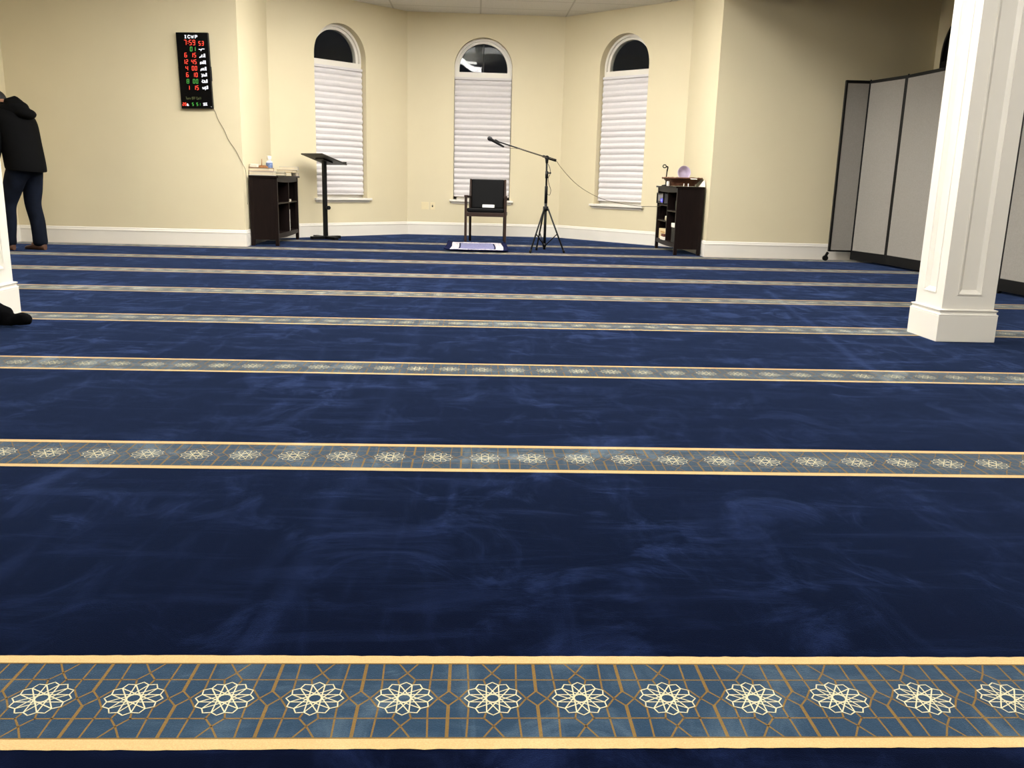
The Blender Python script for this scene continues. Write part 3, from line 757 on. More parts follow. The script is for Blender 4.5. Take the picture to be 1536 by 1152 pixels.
m = MB(); m.bx(-0.07, 0.07, -0.045, 0.045, 0, 0.016, bevel=0.002)
o = m.build('paper_pad', mat('white_pad', srgb(235, 232, 225), 0.7)); o.location = (-2.52, 11.165, 0.410); tag(o, 'white note pad on the dark box file in the left cabinet', 'note pad')

# ------------------------------------------------------------------ things on the right cabinet
WICK = None
def wicker():
    m = NT('brown_wicker'); v = m.coord()
    w = m.add('ShaderNodeTexWave', wave_type='BANDS', bands_direction='Z'); m.link(v, w.inputs['Vector']); w.inputs['Scale'].default_value = 34; w.inputs['Distortion'].default_value = 4; w.inputs['Detail'].default_value = 2
    f = m.noise(v, 40, 3)
    c = m.ramp(m.math('MULTIPLY_ADD', w.outputs['Fac'], 0.5, m.math('MULTIPLY', f, 0.5)), [(0.25, srgb(54, 30, 20)), (0.75, srgb(134, 84, 54))])
    m.link(c, m.b.inputs['Base Color']); m.b.inputs['Roughness'].default_value = 0.6; m.bump(w.outputs['Fac'], 0.6, 0.004)
    return m.m
WICK = wicker()
def basket():
    root = thing('wicker_basket', 'brown wicker basket on the right cabinet holding papers and a lilac bowl', 'basket', (2.612, 11.33, T))
    def sup(a, rx, ry, e=0.55):
        c, s = math.cos(a), math.sin(a)
        return (rx*math.copysign(abs(c)**e, c), ry*math.copysign(abs(s)**e, s))
    m = MB(); n = 40; prof = [(0.150, 0.185, 0.004), (0.155, 0.19, 0.02), (0.184, 0.22, 0.055), (0.216, 0.255, 0.092), (0.232, 0.27, 0.100), (0.222, 0.26, 0.098), (0.205, 0.245, 0.085), (0.172, 0.21, 0.05), (0.142, 0.178, 0.014)]
    rings = [[m.bm.verts.new((*sup(2*PI*k/n, rx, ry), z)) for k in range(n)] for rx, ry, z in prof]
    for a, b in zip(rings, rings[1:]):
        for k in range(n):
            f = m.bm.faces.new((a[k], a[(k+1) % n], b[(k+1) % n], b[k])); f.smooth = True
    m.bm.faces.new(rings[0][::-1]); m.bm.faces.new(rings[-1])
    m.build('basket_body', WICK, root)
    m = MB(); pts = []
    for k in range(n+1):
        x, y = sup(2*PI*k/n, 0.228, 0.266); pts.append((x, y, 0.101 + 0.003*math.sin(k*2.5)))
    m.tube(pts, 0.010, 8, cap=False); m.build('rim', WICK, root)
    return root
basket()
LIL = mat('lilac_plastic', srgb(172, 158, 180), 0.4, 0.05, 6)
m = MB(); m.lathe([(0.002, -0.055), (0.040, -0.052), (0.062, -0.036), (0.076, 0.0), (0.080, 0.03), (0.076, 0.03), (0.070, 0.0), (0.056, -0.030), (0.036, -0.045), (0.002, -0.048)], seg=36)
o = m.build('bowl', LIL); o.location = (2.628, 11.34, T + 0.168); o.scale = (1.06, 1.06, 1.06); o.rotation_euler = (math.radians(78), 0, math.radians(8)); tag(o, 'pale lilac bowl standing on its edge in the wicker basket', 'bowl')
WPAP = mat('white_paper', srgb(240, 234, 220), 0.7)
r = thing('paper_stack', 'cream papers filling the wicker basket under the lilac bowl', 'papers', (2.650, 11.32, T + 0.016))
m = MB()
for k in range(5): m.box((random.uniform(-.01, .01), random.uniform(-.01, .01), 0.010 + k*0.019), (0.20, 0.28, 0.018), (0, 0, random.uniform(-.08, .08)), bevel=0.003)
m.build('sheets', WPAP, r)
m = MB(); m.box((0.03, -0.215, 0.092), (0.075, 0.08, 0.006), (0.15, 0, 0.1)); 
o = m.build('paper_slip', WPAP); o.location = (2.660, 11.27, T + 0.004); tag(o, 'white paper slip lying over the front rim of the basket', 'paper')
m = MB(); m.prism([(0, 0, 0), (0.085, 0, 0), (0.078, 0.03, 0.088)], (0.002, 0.012, 0.002))
o = m.build('folded_card', WPAP); o.location = (2.760, 11.045, T + 0.001); tag(o, 'white triangular folded card leaning at the right end of the basket', 'card')
for k, (dx, lab) in enumerate(((0.0, 'small white peg standing left in front of the wicker basket'), (0.055, 'small white peg standing right in front of the wicker basket'))):
    m = MB(); m.lathe([(0.008, 0), (0.008, 0.006), (0.004, 0.010), (0.006, 0.028), (0.005, 0.034), (0.002, 0.036)], seg=12)
    o = m.build('peg', WPAP); o.location = (2.575 + dx, 11.05, T); tag(o, lab, 'peg', 'white pegs by the basket')
m = MB(); m.lathe([(0.018, 0), (0.020, 0.003), (0.020, 0.052), (0.016, 0.060)], seg=18)
o = m.build('pill_bottle', WHITE); o.location = (2.42, 11.24, T); tag(o, 'small white bottle between the microphone holder and the basket', 'bottle')
m = MB(); m.box((0, 0, 0.0025), (0.09, 0.22, 0.005), (0, 0, 0.15))
o = m.build('paper_sheet', WPAP); o.location = (2.455, 11.60, T); tag(o, 'flat white sheet on the front of the right cabinet top', 'paper')
# desktop microphone holder
r = thing('microphone_holder', 'slim black desktop microphone holder with ring clip on the right cabinet', 'microphone holder', (2.415, 11.36, T))
m = MB(); m.lathe([(0.052, 0), (0.055, 0.004), (0.050, 0.012), (0.012, 0.018)], seg=28); m.build('base', BLACKM, r)
m = MB(); m.tube(smooth([(0, 0, 0.012), (0.002, 0, 0.10), (0.006, 0, 0.18), (0.012, -0.003, 0.225), (0.006, -0.006, 0.238), (-0.012, -0.01, 0.236)]), [0.0075 if i < 17 else 0.009 for i in range(41)], 10); m.build('gooseneck', BLACKM, r)
m = MB()
m.tube([(-0.032 + 0.021*math.cos(a), -0.012 + 0.004*math.sin(a), 0.243 + 0.019*math.sin(a)) for a in [2*PI*k/20 for k in range(21)]], 0.006, 8, cap=False); m.build('ring_clip', BLACKP, r)
# electronics and stored things in the right cabinet
r = thing('wireless_receiver', 'grey wireless receiver with glowing blue display in the right cabinet', 'receiver', (2.50, 11.95, 0.604))
GREYP = mat('grey_plastic_case', srgb(105, 103, 105), 0.4)
m = MB(); m.bx(-0.015, 0.17, -0.20, 0.20, 0.015, 0.140, bevel=0.005); m.build('case', GREYP, r)
m = MB()
for y in (-0.203, 0.203): m.bx(-0.030, -0.010, y-0.006, y+0.006, 0.010, 0.150)
m.bx(-0.030, -0.012, -0.203, 0.203, 0.138, 0.148)
m.build('handle_frame', BLACKP, r)
LGP = mat('light_grey_plate', srgb(130, 128, 130), 0.4)
m = MB(); m.bx(-0.019, -0.014, 0.02, 0.15, 0.045, 0.120); m.build('front_plate', LGP, r)
m = MB(); m.bx(-0.019, -0.014, -0.165, -0.055, 0.075, 0.135); m.build('front_plate', LGP, r)
m = MB(); m.bx(-0.021, -0.018, -0.165, -0.030, 0.030, 0.074); m.build('blue_display', emit('blue_led', (0.03, 0.03, 1.0, 1), 0.5), r)
m = MB(); m.bx(-0.024, -0.020, -0.105, -0.085, 0.045, 0.060); m.build('display_light', emit('pale_blue_led', (0.35, 0.45, 1.0, 1), 0.6), r)
m = MB(); m.bx(-0.019, -0.014, -0.025, 0.17, 0.020, 0.040); m.build('dark_strip', BLACKP, r)
tapes = [('cassette', 'lowest cream cassette box of the small stack in the right cabinet'), ('cassette', 'middle cream cassette box of the small stack in the right cabinet'), ('cassette', 'topmost cream cassette box of the small stack in the right cabinet')]
for k, (nm, lab) in enumerate(tapes):
    m = MB(); m.bx(-0.06, 0.06, -0.055, 0.055, 0, 0.019, bevel=0.002)
    o = m.build(nm, mat('cassette_box', [srgb(168, 160, 128), srgb(190, 180, 150), srgb(212, 206, 186)][k], 0.5)); o.location = (2.575, 11.70 - 0.006*k, 0.400 + 0.0195*k); tag(o, lab, 'cassette', 'cassettes in the right cabinet')
r = thing('beige_box', 'tall beige box in the lower far compartment of the right cabinet', 'box', (2.583, 11.90, 0.145))
m = MB(); m.bx(-0.06, 0.08, -0.24, 0.22, 0, 0.135, bevel=0.004); m.build('carton', mat('beige_card', srgb(216, 196, 152), 0.7), r)
m = MB(); m.bx(-0.062, -0.0605, -0.16, 0.10, 0.085, 0.105); m.build('printed_band', mat('ochre_print', srgb(190, 150, 92), 0.7), r)
m = MB(); m.bx(-0.018, 0.018, -0.105, 0.105, 0, 0.042, bevel=0.003)
o = m.build('white_carton', WPAP); o.location = (2.47+0.055, 11.755, 0.1465+0.0); tag(o, 'small white carton in front of the beige box', 'box')
o.location.x = 2.502; o.location.y = 11.735
m = MB(); m.bx(-0.016, 0.016, -0.078, 0.078, 0, 0.036, bevel=0.003)
o = m.build('brown_carton', mat('dark_brown_card', srgb(96, 52, 36), 0.6)); o.location = (2.503, 11.712, 0.1885); tag(o, 'small dark brown carton on top of the white carton', 'box')
m = MB(); m.bx(-0.05, 0.05, -0.13, 0.13, 0, 0.052, bevel=0.004)
m2 = MB(); m2.bx(-0.07, 0.07, -0.16, 0.16, 0, 0.190, bevel=0.004)
o = m2.build('black_box', BLACKP); o.location = (2.60, 11.22, 0.145); tag(o, 'black box in the lower near compartment of the right cabinet', 'box')
o = m.build('white_box', WPAP); o.location = (2.56, 11.19, 0.3355); tag(o, 'white box on the black box in the right cabinet', 'box')
m = MB(); m.bx(-0.06, 0.06, -0.09, 0.09, 0, 0.13, bevel=0.01)
o = m.build('green_case', mat('dark_green_plastic', srgb(26, 52, 44), 0.5)); o.location = (2.60, 11.20, 0.543); tag(o, 'dark green case in the upper near compartment of the right cabinet', 'case')

# ------------------------------------------------------------------ armchair
def armchair():
    root = thing('armchair', 'dark wooden armchair with black seat and back facing the hall', 'chair', (0.155, 12.56, 0), math.radians(-4))
    W = 0.29; yf, yb = -0.215, 0.215
    for sx in (-1, 1):
        x = sx*(W-0.016)
        m = MB(); m.box((x, yf, 0.315), (0.034, 0.042, 0.63), bevel=0.004); m.build('leg', CHAIRW, root)
        xb = sx*(W-0.045)
        m = MB(); m.tube([(xb, yb+0.02, 0), (xb, yb, 0.42), (xb, yb+0.012, 0.55), (xb, yb+0.055, 0.868)], [0.016, 0.019, 0.019, 0.015], 4); m.build('rear_post', CHAIRW, root)
        m = MB(); m.prism([(x-0.022, yf-0.030, 0.625), (x+0.022, yf-0.030, 0.625), (x+0.022, yf-0.030, 0.652), (x-0.022, yf-0.030, 0.652)], (-sx*0.026, yb+0.055-yf, -0.020)); m.build('armrest', CHAIRW, root)
        m = MB(); m.bx(x-0.012, x+0.012, yf, yb, 0.375, 0.42, bevel=0.003); m.build('side_rail', CHAIRW, root)
    m = MB(); m.bx(-W+0.03, W-0.03, yf-0.014, yf+0.014, 0.365, 0.42, bevel=0.003); m.build('front_rail', CHAIRW, root)
    m = MB(); m.bx(-W+0.05, W-0.05, yb-0.012, yb+0.012, 0.365, 0.42, bevel=0.003); m.build('rear_rail', CHAIRW, root)
    m = MB(); m.box((0, -0.01, 0.445), (2*W-0.066, 0.45, 0.058), (math.radians(-2), 0, 0), bevel=0.018)
    o = m.build('seat', LEATHER, root)
    m = MB(); m.box((0, yb+0.022, 0.665), (2*W-0.118, 0.045, 0.405), (math.radians(-7), 0, 0), bevel=0.014); m.build('backrest', LEATHER, root)
armchair()
m = MB(); m.bx(-0.085, 0.085, -0.035, 0.035, 0, 0.040, bevel=0.004)
o = m.build('tissue_box', mat('white_card', srgb(246, 244, 238), 0.6)); o.location = (0.183, 12.655, 0.480); o.rotation_euler = (0, 0, -0.05); tag(o, 'small white box lying on the black chair seat', 'box')

# ------------------------------------------------------------------ prayer rug
def rug():
    navy = mat('navy_rug_border', srgb(15, 20, 50), 0.95, 0.2, 40, spec=0.05)
    white = NT('white_rug_motif'); v = white.coord()
    vo = white.add('ShaderNodeTexVoronoi'); white.link(v, vo.inputs['Vector']); vo.inputs['Scale'].default_value = 26
    white.link(white.ramp(vo.outputs['Distance'], [(0.22, srgb(84, 78, 104)), (0.46, srgb(186, 181, 184))]), white.b.inputs['Base Color']); white.b.inputs['Roughness'].default_value = 0.95
    lav = NT('lavender_rug_field'); v = lav.coord()
    ck = lav.add('ShaderNodeTexChecker'); lav.link(v, ck.inputs['Vector']); ck.inputs['Scale'].default_value = 26
    ck.inputs['Color1'].default_value = srgb(128, 128, 160); ck.inputs['Color2'].default_value = srgb(62, 64, 106)
    lav.link(ck.outputs['Color'], lav.b.inputs['Base Color']); lav.b.inputs['Roughness'].default_value = 0.95
    m = MB(); nx, ny = 40, 80; L, Wd = 1.50, 0.78
    g = []
    for j in range(ny+1):
        row = []
        for i in range(nx+1):
            u, w = i/nx, j/ny
            x = (u-0.5)*Wd + 0.012*math.sin(w*5); y = (w-0.5)*L
            z = 0.010 + 0.005*noise.noise((u*5, w*9, 1.2))
            z += 0.045*max(0, 1 - u/0.10)**1.5*(0.35 + 0.65*math.sin(PI*min(1, w*1.05))**0.6) + 0.020*max(0, (u-0.93)/0.07)*abs(math.sin(w*7))
            z += 0.012*max(0, (0.05-w)/0.05)
            row.append(m.bm.verts.new((x, y, z)))
        g.append(row)
    for j in range(ny):
        for i in range(nx):
            u, w = (i+0.5)/nx, (j+0.5)/ny
            e = min(u*Wd, (1-u)*Wd, w*L*0.7, (1-w)*L*0.7)
            f = m.bm.faces.new((g[j][i], g[j][i+1], g[j+1][i+1], g[j+1][i])); f.smooth = True
            f.material_index = 0 if e < 0.055 else (1 if e < 0.165 else (2 if e > 0.18 else 0))
    o = m.build('prayer_rug', [navy, white.m, lav.m]); o.location = (0.025, 11.52, 0.001); o.rotation_euler = (0, 0, math.radians(-1.2))
    s = o.modifiers.new('pile', 'SOLIDIFY'); s.thickness = 0.010; s.offset = -1
    tag(o, 'white and lavender prayer rug with navy border before the armchair', 'rug')
rug()

# ------------------------------------------------------------------ microphone stand
def mic_stand():
    px, py = 0.872, 11.10
    root = thing('microphone_stand', 'black tripod microphone stand with angled boom right of the armchair', 'microphone stand', (px, py, 0))
    m = MB(); m.tube([(0, 0, 0.03), (0, 0, 0.62)], 0.017, 14); m.tube([(0, 0, 0.60), (0, 0, 0.80), (0, 0, 0.81)], [0.019, 0.019, 0.012], 14); m.build('lower_pole', BLACKM, root)
    m = MB(); m.tube([(0, 0, 0.78), (-0.006, 0, 1.12)], 0.012, 12); m.tube([(0, 0, 0.90), (0, 0, 0.985)], 0.019, 12); m.build('upper_pole', BLACKM, root)
    m = MB(); m.tube([(0.01, -0.005, 0.962), (0.05, -0.02, 0.966)], [0.007, 0.010], 8); m.build('clutch_knob', BLACKP, root)
    m = MB(); m.tube([(0, 0, 0.505), (0, 0, 0.56)], 0.034, 16)
    m.build('leg_hub', BLACKP, root)
    feet = [(-0.195, -0.290), (0.232, -0.180), (-0.085, 0.20)]
    for fx, fy in feet:
        f = Vector((fx, fy, 0.012)); d = Vector((fx, fy, 0)).normalized()
        h = d*0.036 + Vector((0, 0, 0.535))
        m = MB(); m.tube([h, f], [0.0105, 0.0105], 8); lo = m.build('leg', BLACKM, root)
        m = MB(); m.tube([f + (h-f)*0.06, f - (h-f)*0.01], 0.015, 8); m.build('rubber_foot', BLACKP, lo)
        mid = f + (h-f)*0.42
        m = MB(); m.tube([mid, Vector((d.x*0.018, d.y*0.018, 0.085))], 0.007, 8); m.build('brace', BLACKM, lo)
    m = MB(); m.tube([(0, 0, 0.065), (0, 0, 0.105)], 0.024, 12); m.build('brace_collar', BLACKP, root)
    # boom
    a = Vector((0.105, 0.0, 1.117)); b = Vector((-0.60, 0.0, 1.318)); d = (b-a).normalized()
    m = MB(); m.tube([a, b], 0.0085, 10); m.tube([b - d*0.0, b - d*0.26, b - d*0.27], [0.0075, 0.0075, 0.0085], 8); m.build('boom', BLACKM, root)
    m = MB(); m.tube([a - d*0.005, a + d*0.105], [0.017, 0.017], 12); m.build('counterweight', BLACKP, root)
    m = MB(); m.tube([(-0.006, -0.03, 1.148), (-0.006, 0.03, 1.148)], 0.026, 14); m.tube([(-0.004, 0, 1.08), (-0.005, 0, 1.14)], [0.016, 0.022], 12)
    m.tube([(-0.030, -0.01, 1.158), (-0.058, -0.014, 1.164)], 0.015, 10); m.build('swivel_joint', BLACKP, root)
    # clip and cable along the stand
    m = MB(); m.tube([b, b + Vector((-0.040, -0.01, 0.014)), b + Vector((-0.075, -0.018, 0.006))], [0.010, 0.017, 0.015], 10); m.build('microphone_clip', BLACKP, root)
    m = MB(); m.tube(smooth([(0.010, -0.005, 1.075), (0.035, -0.02, 1.02), (0.042, -0.02, 0.96), (0.018, -0.015, 0.90), (0.030, -0.02, 0.83), (0.055, -0.02, 0.76), (0.042, -0.02, 0.70), (0.018, -0.01, 0.71)]), 0.0032, 6); m.build('cable_loop', BLACKP, root)
    # microphone held in the clip
    c = Vector((px - 0.655, py - 0.020, 1.322)); ax = Vector((-0.79, -0.06, 0.42)).normalized()
    mt = thing('microphone', 'black handheld microphone clipped at the tip of the boom', 'microphone', tuple(c))
    m = MB(); m.tube([-ax*0.135, -ax*0.12, ax*0.035, ax*0.05], [0.010, 0.0125, 0.019, 0.022], 14); m.build('microphone_body', BLACKP, mt)
    m = MB(); m.ball(ax*0.068, 0.0275); m.tube([ax*0.044, ax*0.056], 0.027, 16); m.build('grille', mat('dark_grille', srgb(40, 40, 42), 0.4, 0.3, 300, metal=0.5), mt)
    e = c - ax*0.132
    m = MB(); m.tube(smooth([e, e + Vector((0.05, 0, -0.012)), (px-0.38, py-0.012, 1.245), (px-0.30, py-0.012, 1.232), (px-0.20, py-0.011, 1.204), (px-0.06, py-0.03, 1.160), (px+0.06, py-0.018, 1.135), (px+0.112, py, 1.112),
        (1.054, 11.149, 1.03), (1.222, 11.259, 0.873), (1.411, 11.383, 0.753), (1.652, 11.542, 0.656), (1.897, 11.704, 0.607), (2.15, 11.87, 0.576), (2.40, 12.03, 0.568), (2.482, 12.04, 0.575), (2.53, 12.06, 0.590)]), 0.0033, 6)
    tag(m.build('microphone_cable', CORD), 'thin grey cable sagging from the microphone boom to the right cabinet', 'cable')
mic_stand()

# ------------------------------------------------------------------ lectern
def lectern():
    root = thing('lectern', 'black pole lectern with a tilted top beside the left cabinet', 'lectern', (-2.085, 12.50, 0), math.radians(-45))
    # local frame: -y is the high edge towards the hall, +y the reader's low edge
    m = MB(); m.bx(-0.25, 0.25, -0.035, 0.035, 0.0, 0.040, bevel=0.004); m.bx(-0.035, 0.035, -0.235, 0.235, 0.0, 0.041, bevel=0.004)
    m.build('base', BLACKM, root)
    m = MB(); m.box((0, 0, 0.550), (0.050, 0.050, 1.04), bevel=0.004); m.build('pole', BLACKM, root)
    m = MB(); m.tube([(0.025, 0, 0.43), (0.068, 0, 0.43)], 0.010, 10); m.tube([(0.064, 0, 0.43), (0.094, 0, 0.43)], 0.027, 14); m.build('knob', BLACKP, root)
    tl = math.radians(-17.5)
    m = MB(); m.box((0, 0, 1.062), (0.19, 0.16, 0.02), (tl, 0, 0)); m.build('bracket', BLACKM, root)
    m = MB(); m.box((0, 0, 1.080), (0.49, 0.43, 0.018), (tl, 0, 0), bevel=0.004); m.build('top_board', mat('dark_grey_board', srgb(46, 43, 39), 0.45, 0.1, 20), root)
    m = MB(); R = Euler((tl, 0, 0)).to_matrix(); p = Vector((0, 0, 1.080)) + R @ Vector((0, 0.205, 0.02)); m.box(p, (0.46, 0.014, 0.026), (tl, 0, 0), bevel=0.003); m.build('book_stop', BLACKM, root)
lectern()

# ------------------------------------------------------------------ black bundle at the left pillar
def bundle():
    m = MB()
    for c, r, s in (((-2.86, 4.94, 0.070), 0.13, (1.4, 0.75, 0.72)), ((-2.69, 4.94, 0.080), 0.085, (1.15, 0.95, 0.82)), ((-2.635, 4.95, 0.062), 0.066, (1.1, 1.0, 0.92)), ((-2.595, 4.95, 0.030), 0.045, (1.6, 1.2, 0.8)),
                    ((-2.520, 4.95, 0.040), 0.048, (1.15, 1.0, 0.92)), ((-2.545, 4.95, 0.030), 0.040, (1.3, 1.1, 0.8))):
        m.ball(c, r, s=s)
    o = m.build('cloth_bundle', BLACKF)
    rm = o.modifiers.new('merge', 'REMESH'); rm.mode = 'VOXEL'; rm.voxel_size = 0.008; rm.use_smooth_shade = True
    sm = o.modifiers.new('soft', 'SMOOTH'); sm.iterations = 2
    tx = bpy.data.textures.new('folds', 'CLOUDS'); tx.noise_scale = 0.05
    dm = o.modifiers.new('folds', 'DISPLACE'); dm.texture = tx; dm.strength = 0.016; dm.mid_level = 0.5
    tag(o, 'black cloth bundle lying on the carpet at the foot of the left pillar', 'bundle')
    # keep it resting on the carpet
    for v in o.data.vertices: v.co.z = max(v.co.z, 0.012)
bundle()

# ------------------------------------------------------------------ standing person
def skin(name, verts, edges, radii, mt, parent, sub=2, root=0):
    me = bpy.data.meshes.new(name); me.from_pydata([tuple(v) for v in verts], edges, []); me.update()
    o = bpy.data.objects.new(name, me); COL.objects.link(o); o.parent = parent
    s = o.modifiers.new('skin', 'SKIN'); s.use_smooth_shade = True
    sv = me.skin_vertices[0].data
    for i, r in enumerate(radii):
        sv[i].radius = r if isinstance(r, tuple) else (r, r); sv[i].use_root = (i == root)
    ss = o.modifiers.new('sub', 'SUBSURF'); ss.levels = sub; ss.render_levels = sub
    me.materials.append(mt); return o
def person():
    O = Vector((-4.745, 9.68, 0)); F = Vector((-0.932, 0.362, 0)); Rr = Vector((0.362, 0.932, 0))
    root = thing('person', 'person in black hooded jacket and jeans standing at the left wall', 'person', tuple(O))
    def L(a, b, z): return F*a + Rr*b + Vector((0, 0, z))
    SKIN = mat('skin', srgb(150, 108, 84), 0.55, 0.06, 30)
    # continuous body under the clothes
    V, E, R = [], [], []
    def add(p, r, par=None):
        V.append(p); R.append(r)
        if par is not None: E.append((par, len(V)-1))
        return len(V)-1
    pel = add(L(-0.02, 0, 0.93), (0.12, 0.12))
    wai = add(L(0.0, 0, 1.08), 0.115, pel); che = add(L(0.05, 0, 1.27), 0.13, wai); nk0 = add(L(0.10, 0, 1.43), 0.075, che)
    nk = add(L(0.165, 0, 1.475), 0.055, nk0); h0 = add(L(0.225, 0, 1.505), 0.070, nk); h1 = add(L(0.295, 0, 1.525), 0.086, h0); h2 = add(L(0.335, 0, 1.565), 0.060, h1)
    nose = add(L(0.375, 0, 1.455), 0.013, h1)
    for s in (-1, 1):
        add(L(0.275, s*0.088, 1.510), 0.016, h1)
    feet = {}
    for s, ka, aa in ((1, 0.035, -0.012), (-1, 0.165, 0.205)):
        hip = add(L(-0.01, s*0.085, 0.86), 0.088, pel); kn = add(L(ka, s*0.10, 0.48), 0.058, hip); an = add(L(aa, s*0.10, 0.085), 0.040, kn)
        to = add(L(aa+0.11, s*0.105, 0.045), 0.033, an); feet[s] = (aa, kn, an)
    arms = {}
    for s in (-1, 1):
        sh = add(L(0.10, s*0.17, 1.40), 0.062, nk0); el = add(L(0.10, s*0.245, 1.13), 0.042, sh); wr = add(L(0.155, s*0.225, 0.905), 0.028, el)
        pa = add(L(0.175, s*0.215, 0.845), 0.034, wr)
        for k, (da, dz, ln) in enumerate(((0.026, -0.050, 1.0), (0.010, -0.056, 1.06), (-0.006, -0.055, 1.0), (-0.020, -0.046, 0.85))):
            k1 = add(L(0.180 + da, s*(0.208), 0.845 + dz*ln), 0.0095, pa); k2 = add(L(0.190 + da, s*0.196, 0.845 + dz*ln - 0.034), 0.0085, k1)
        t1 = add(L(0.212, s*0.200, 0.840), 0.010, pa); add(L(0.226, s*0.190, 0.805), 0.009, t1)
    body = skin('body', V, E, R, SKIN, root)
    # jeans
    JE = mat('dark_blue_denim', srgb(17, 22, 34), 0.9, 0.5, 7, bump=0.4, bscale=120, spec=0.1, stretch=(1, 1, 0.6))
    V, E, R = [], [], []
    p0 = add(L(-0.015, 0, 0.93), (0.165, 0.145)); 
    p1 = add(L(-0.005, 0, 1.02), (0.16, 0.14), p0)
    for s in (1, -1):
        aa = feet[s][0]; ka = 0.035 if s == 1 else 0.165
        hip = add(L(-0.015, s*0.085, 0.84), 0.118, p0); th = add(L(ka*0.5-0.01, s*0.095, 0.66), 0.105, hip); kn = add(L(ka, s*0.10, 0.47), 0.083, th)
        ca = add(L((ka+aa)/2-0.025, s*0.10, 0.32), 0.080, kn); an = add(L(aa-0.012, s*0.10, 0.12), 0.076, ca); add(L(aa-0.012, s*0.10, 0.030), 0.084, an)
    skin('jeans', V, E, R, JE, root)
    # shoes
    SH = mat('brown_leather', srgb(84, 56, 42), 0.5, 0.15, 20)
    for s in (1, -1):
        aa = feet[s][0]; m = MB(); n = 16; prof = []
        ln = [(-0.075, 0.024, 0.065), (-0.055, 0.036, 0.075), (0.0, 0.040, 0.075), (0.06, 0.043, 0.062), (0.12, 0.046, 0.048), (0.165, 0.040, 0.040), (0.195, 0.022, 0.030)]
        rings = []
        for a, w, h in ln:
            ring = []
            for k in range(n):
                t = 2*PI*k/n; bb = w*math.cos(t); z = max(0.0, h*0.5 + h*0.52*math.sin(t))
                ring.append(m.bm.verts.new(L(aa + a, s*0.10 + bb, 0.003 + z)))
            rings.append(ring)
        for A, B in zip(rings, rings[1:]):
            for k in range(n): f = m.bm.faces.new((A[k], A[(k+1) % n], B[(k+1) % n], B[k])); f.smooth = True
        m.bm.faces.new(rings[0]); m.bm.faces.new(rings[-1][::-1])
        m.build('shoe', SH, root)
    # jacket: lofted torso shell with a clean hem, sleeves and hood
    JK = mat('black_jacket', srgb(8, 8, 9), 0.85, 0.2, 14, bump=0.8, bscale=14, spec=0.08)
    m = MB(); n = 32; rings = []
    sec = [(0.835, -0.03, 0.205, 0.175), (0.845, -0.03, 0.212, 0.182), (0.93, -0.025, 0.215, 0.182), (1.05, -0.005, 0.215, 0.170), (1.18, 0.03, 0.228, 0.172), (1.30, 0.055, 0.238, 0.178), (1.38, 0.075, 0.228, 0.168), (1.44, 0.100, 0.175, 0.135), (1.49, 0.120, 0.095, 0.090), (1.52, 0.128, 0.082, 0.080)]
    for j, (z, a, wb, wa) in enumerate(sec):
        ring = []
        for k in range(n):
            t = 2*PI*k/n; q = 1 + 0.035*noise.noise((math.cos(t)*1.5, math.sin(t)*1.5, z*7))
            ring.append(m.bm.verts.new(L(a + wa*q*math.cos(t), wb*q*math.sin(t), z + (0.02*math.cos(t) if j < 2 else 0))))
        rings.append(ring)
    for A, B in zip(rings, rings[1:]):
        for k in range(n): f = m.bm.faces.new((A[k], A[(k+1) % n], B[(k+1) % n], B[k])); f.smooth = True
    jo = m.build('jacket', JK, root)
    so = jo.modifiers.new('thick', 'SOLIDIFY'); so.thickness = 0.014; su = jo.modifiers.new('sub', 'SUBSURF'); su.levels = 1; su.render_levels = 2
    for s in (-1, 1):
        V, E, R = [], [], []
        k = 0.03 if s < 0 else 0.07; a0 = add(L(0.085+k*0.5, s*0.155, 1.40), 0.095); a1 = add(L(0.072+k, s*0.215, 1.29), 0.092, a0); a2 = add(L(0.055+k, s*0.250, 1.13), 0.082, a1); a3 = add(L(0.105, s*0.250, 1.00), 0.070, a2); a4 = add(L(0.150, s*0.232, 0.915), 0.058, a3); a5 = add(L(0.158, s*0.230, 0.895), 0.056, a4)
        skin('sleeve', V, E, R, JK, jo)
    # hood hanging on the back of the shoulders
    m = MB(); n = 20
    path = []
    for k in range(13):
        t = PI*(k/12); path.append((0.15 - 0.165*math.sin(t), 0.125*math.cos(t), 1.475 - 0.055*math.sin(t)))
    rad = [0.028 + 0.042*math.sin(PI*k/12) for k in range(13)]
    m.tube([L(*p) for p in path], rad, 14)
    m.ball(L(-0.075, 0.02, 1.405), 0.095, s=(1.0, 1.35, 0.62))
    m.ball(L(0.010, 0.0, 1.470), 0.095, s=(1.15, 1.25, 0.75))
    m.tube([L(0.06, -0.09, 1.50), L(0.03, 0, 1.525), L(0.06, 0.09, 1.50)], [0.05, 0.062, 0.05], 12)
    m.tube([L(0.02, -0.10, 1.475), L(-0.06, -0.03, 1.45), L(-0.10, 0.05, 1.40)], [0.04, 0.055, 0.045], 12)
    ho = m.build('hood', JK, jo)
    rm = ho.modifiers.new('merge', 'REMESH'); rm.mode = 'VOXEL'; rm.voxel_size = 0.012; rm.use_smooth_shade = True
    sm = ho.modifiers.new('soft', 'SMOOTH'); sm.iterations = 5
    # hair cap
    m = MB(); vs = m.ball(L(0.290, 0, 1.545), 0.104, s=(1.0, 0.94, 1.0))
    kill = [v for v in vs if (v.co - L(0.290, 0, 1.545)).dot(F*0.7 - Vector((0, 0, 0.7))) > 0.045]
    bmesh.ops.delete(m.bm, geom=kill, context='VERTS')
    m.build('hair', mat('black_hair', srgb(20, 17, 16), 0.7, 0.3, 80), root)
    # face details
    EYE = mat('dark_eye', srgb(40, 30, 26), 0.2)
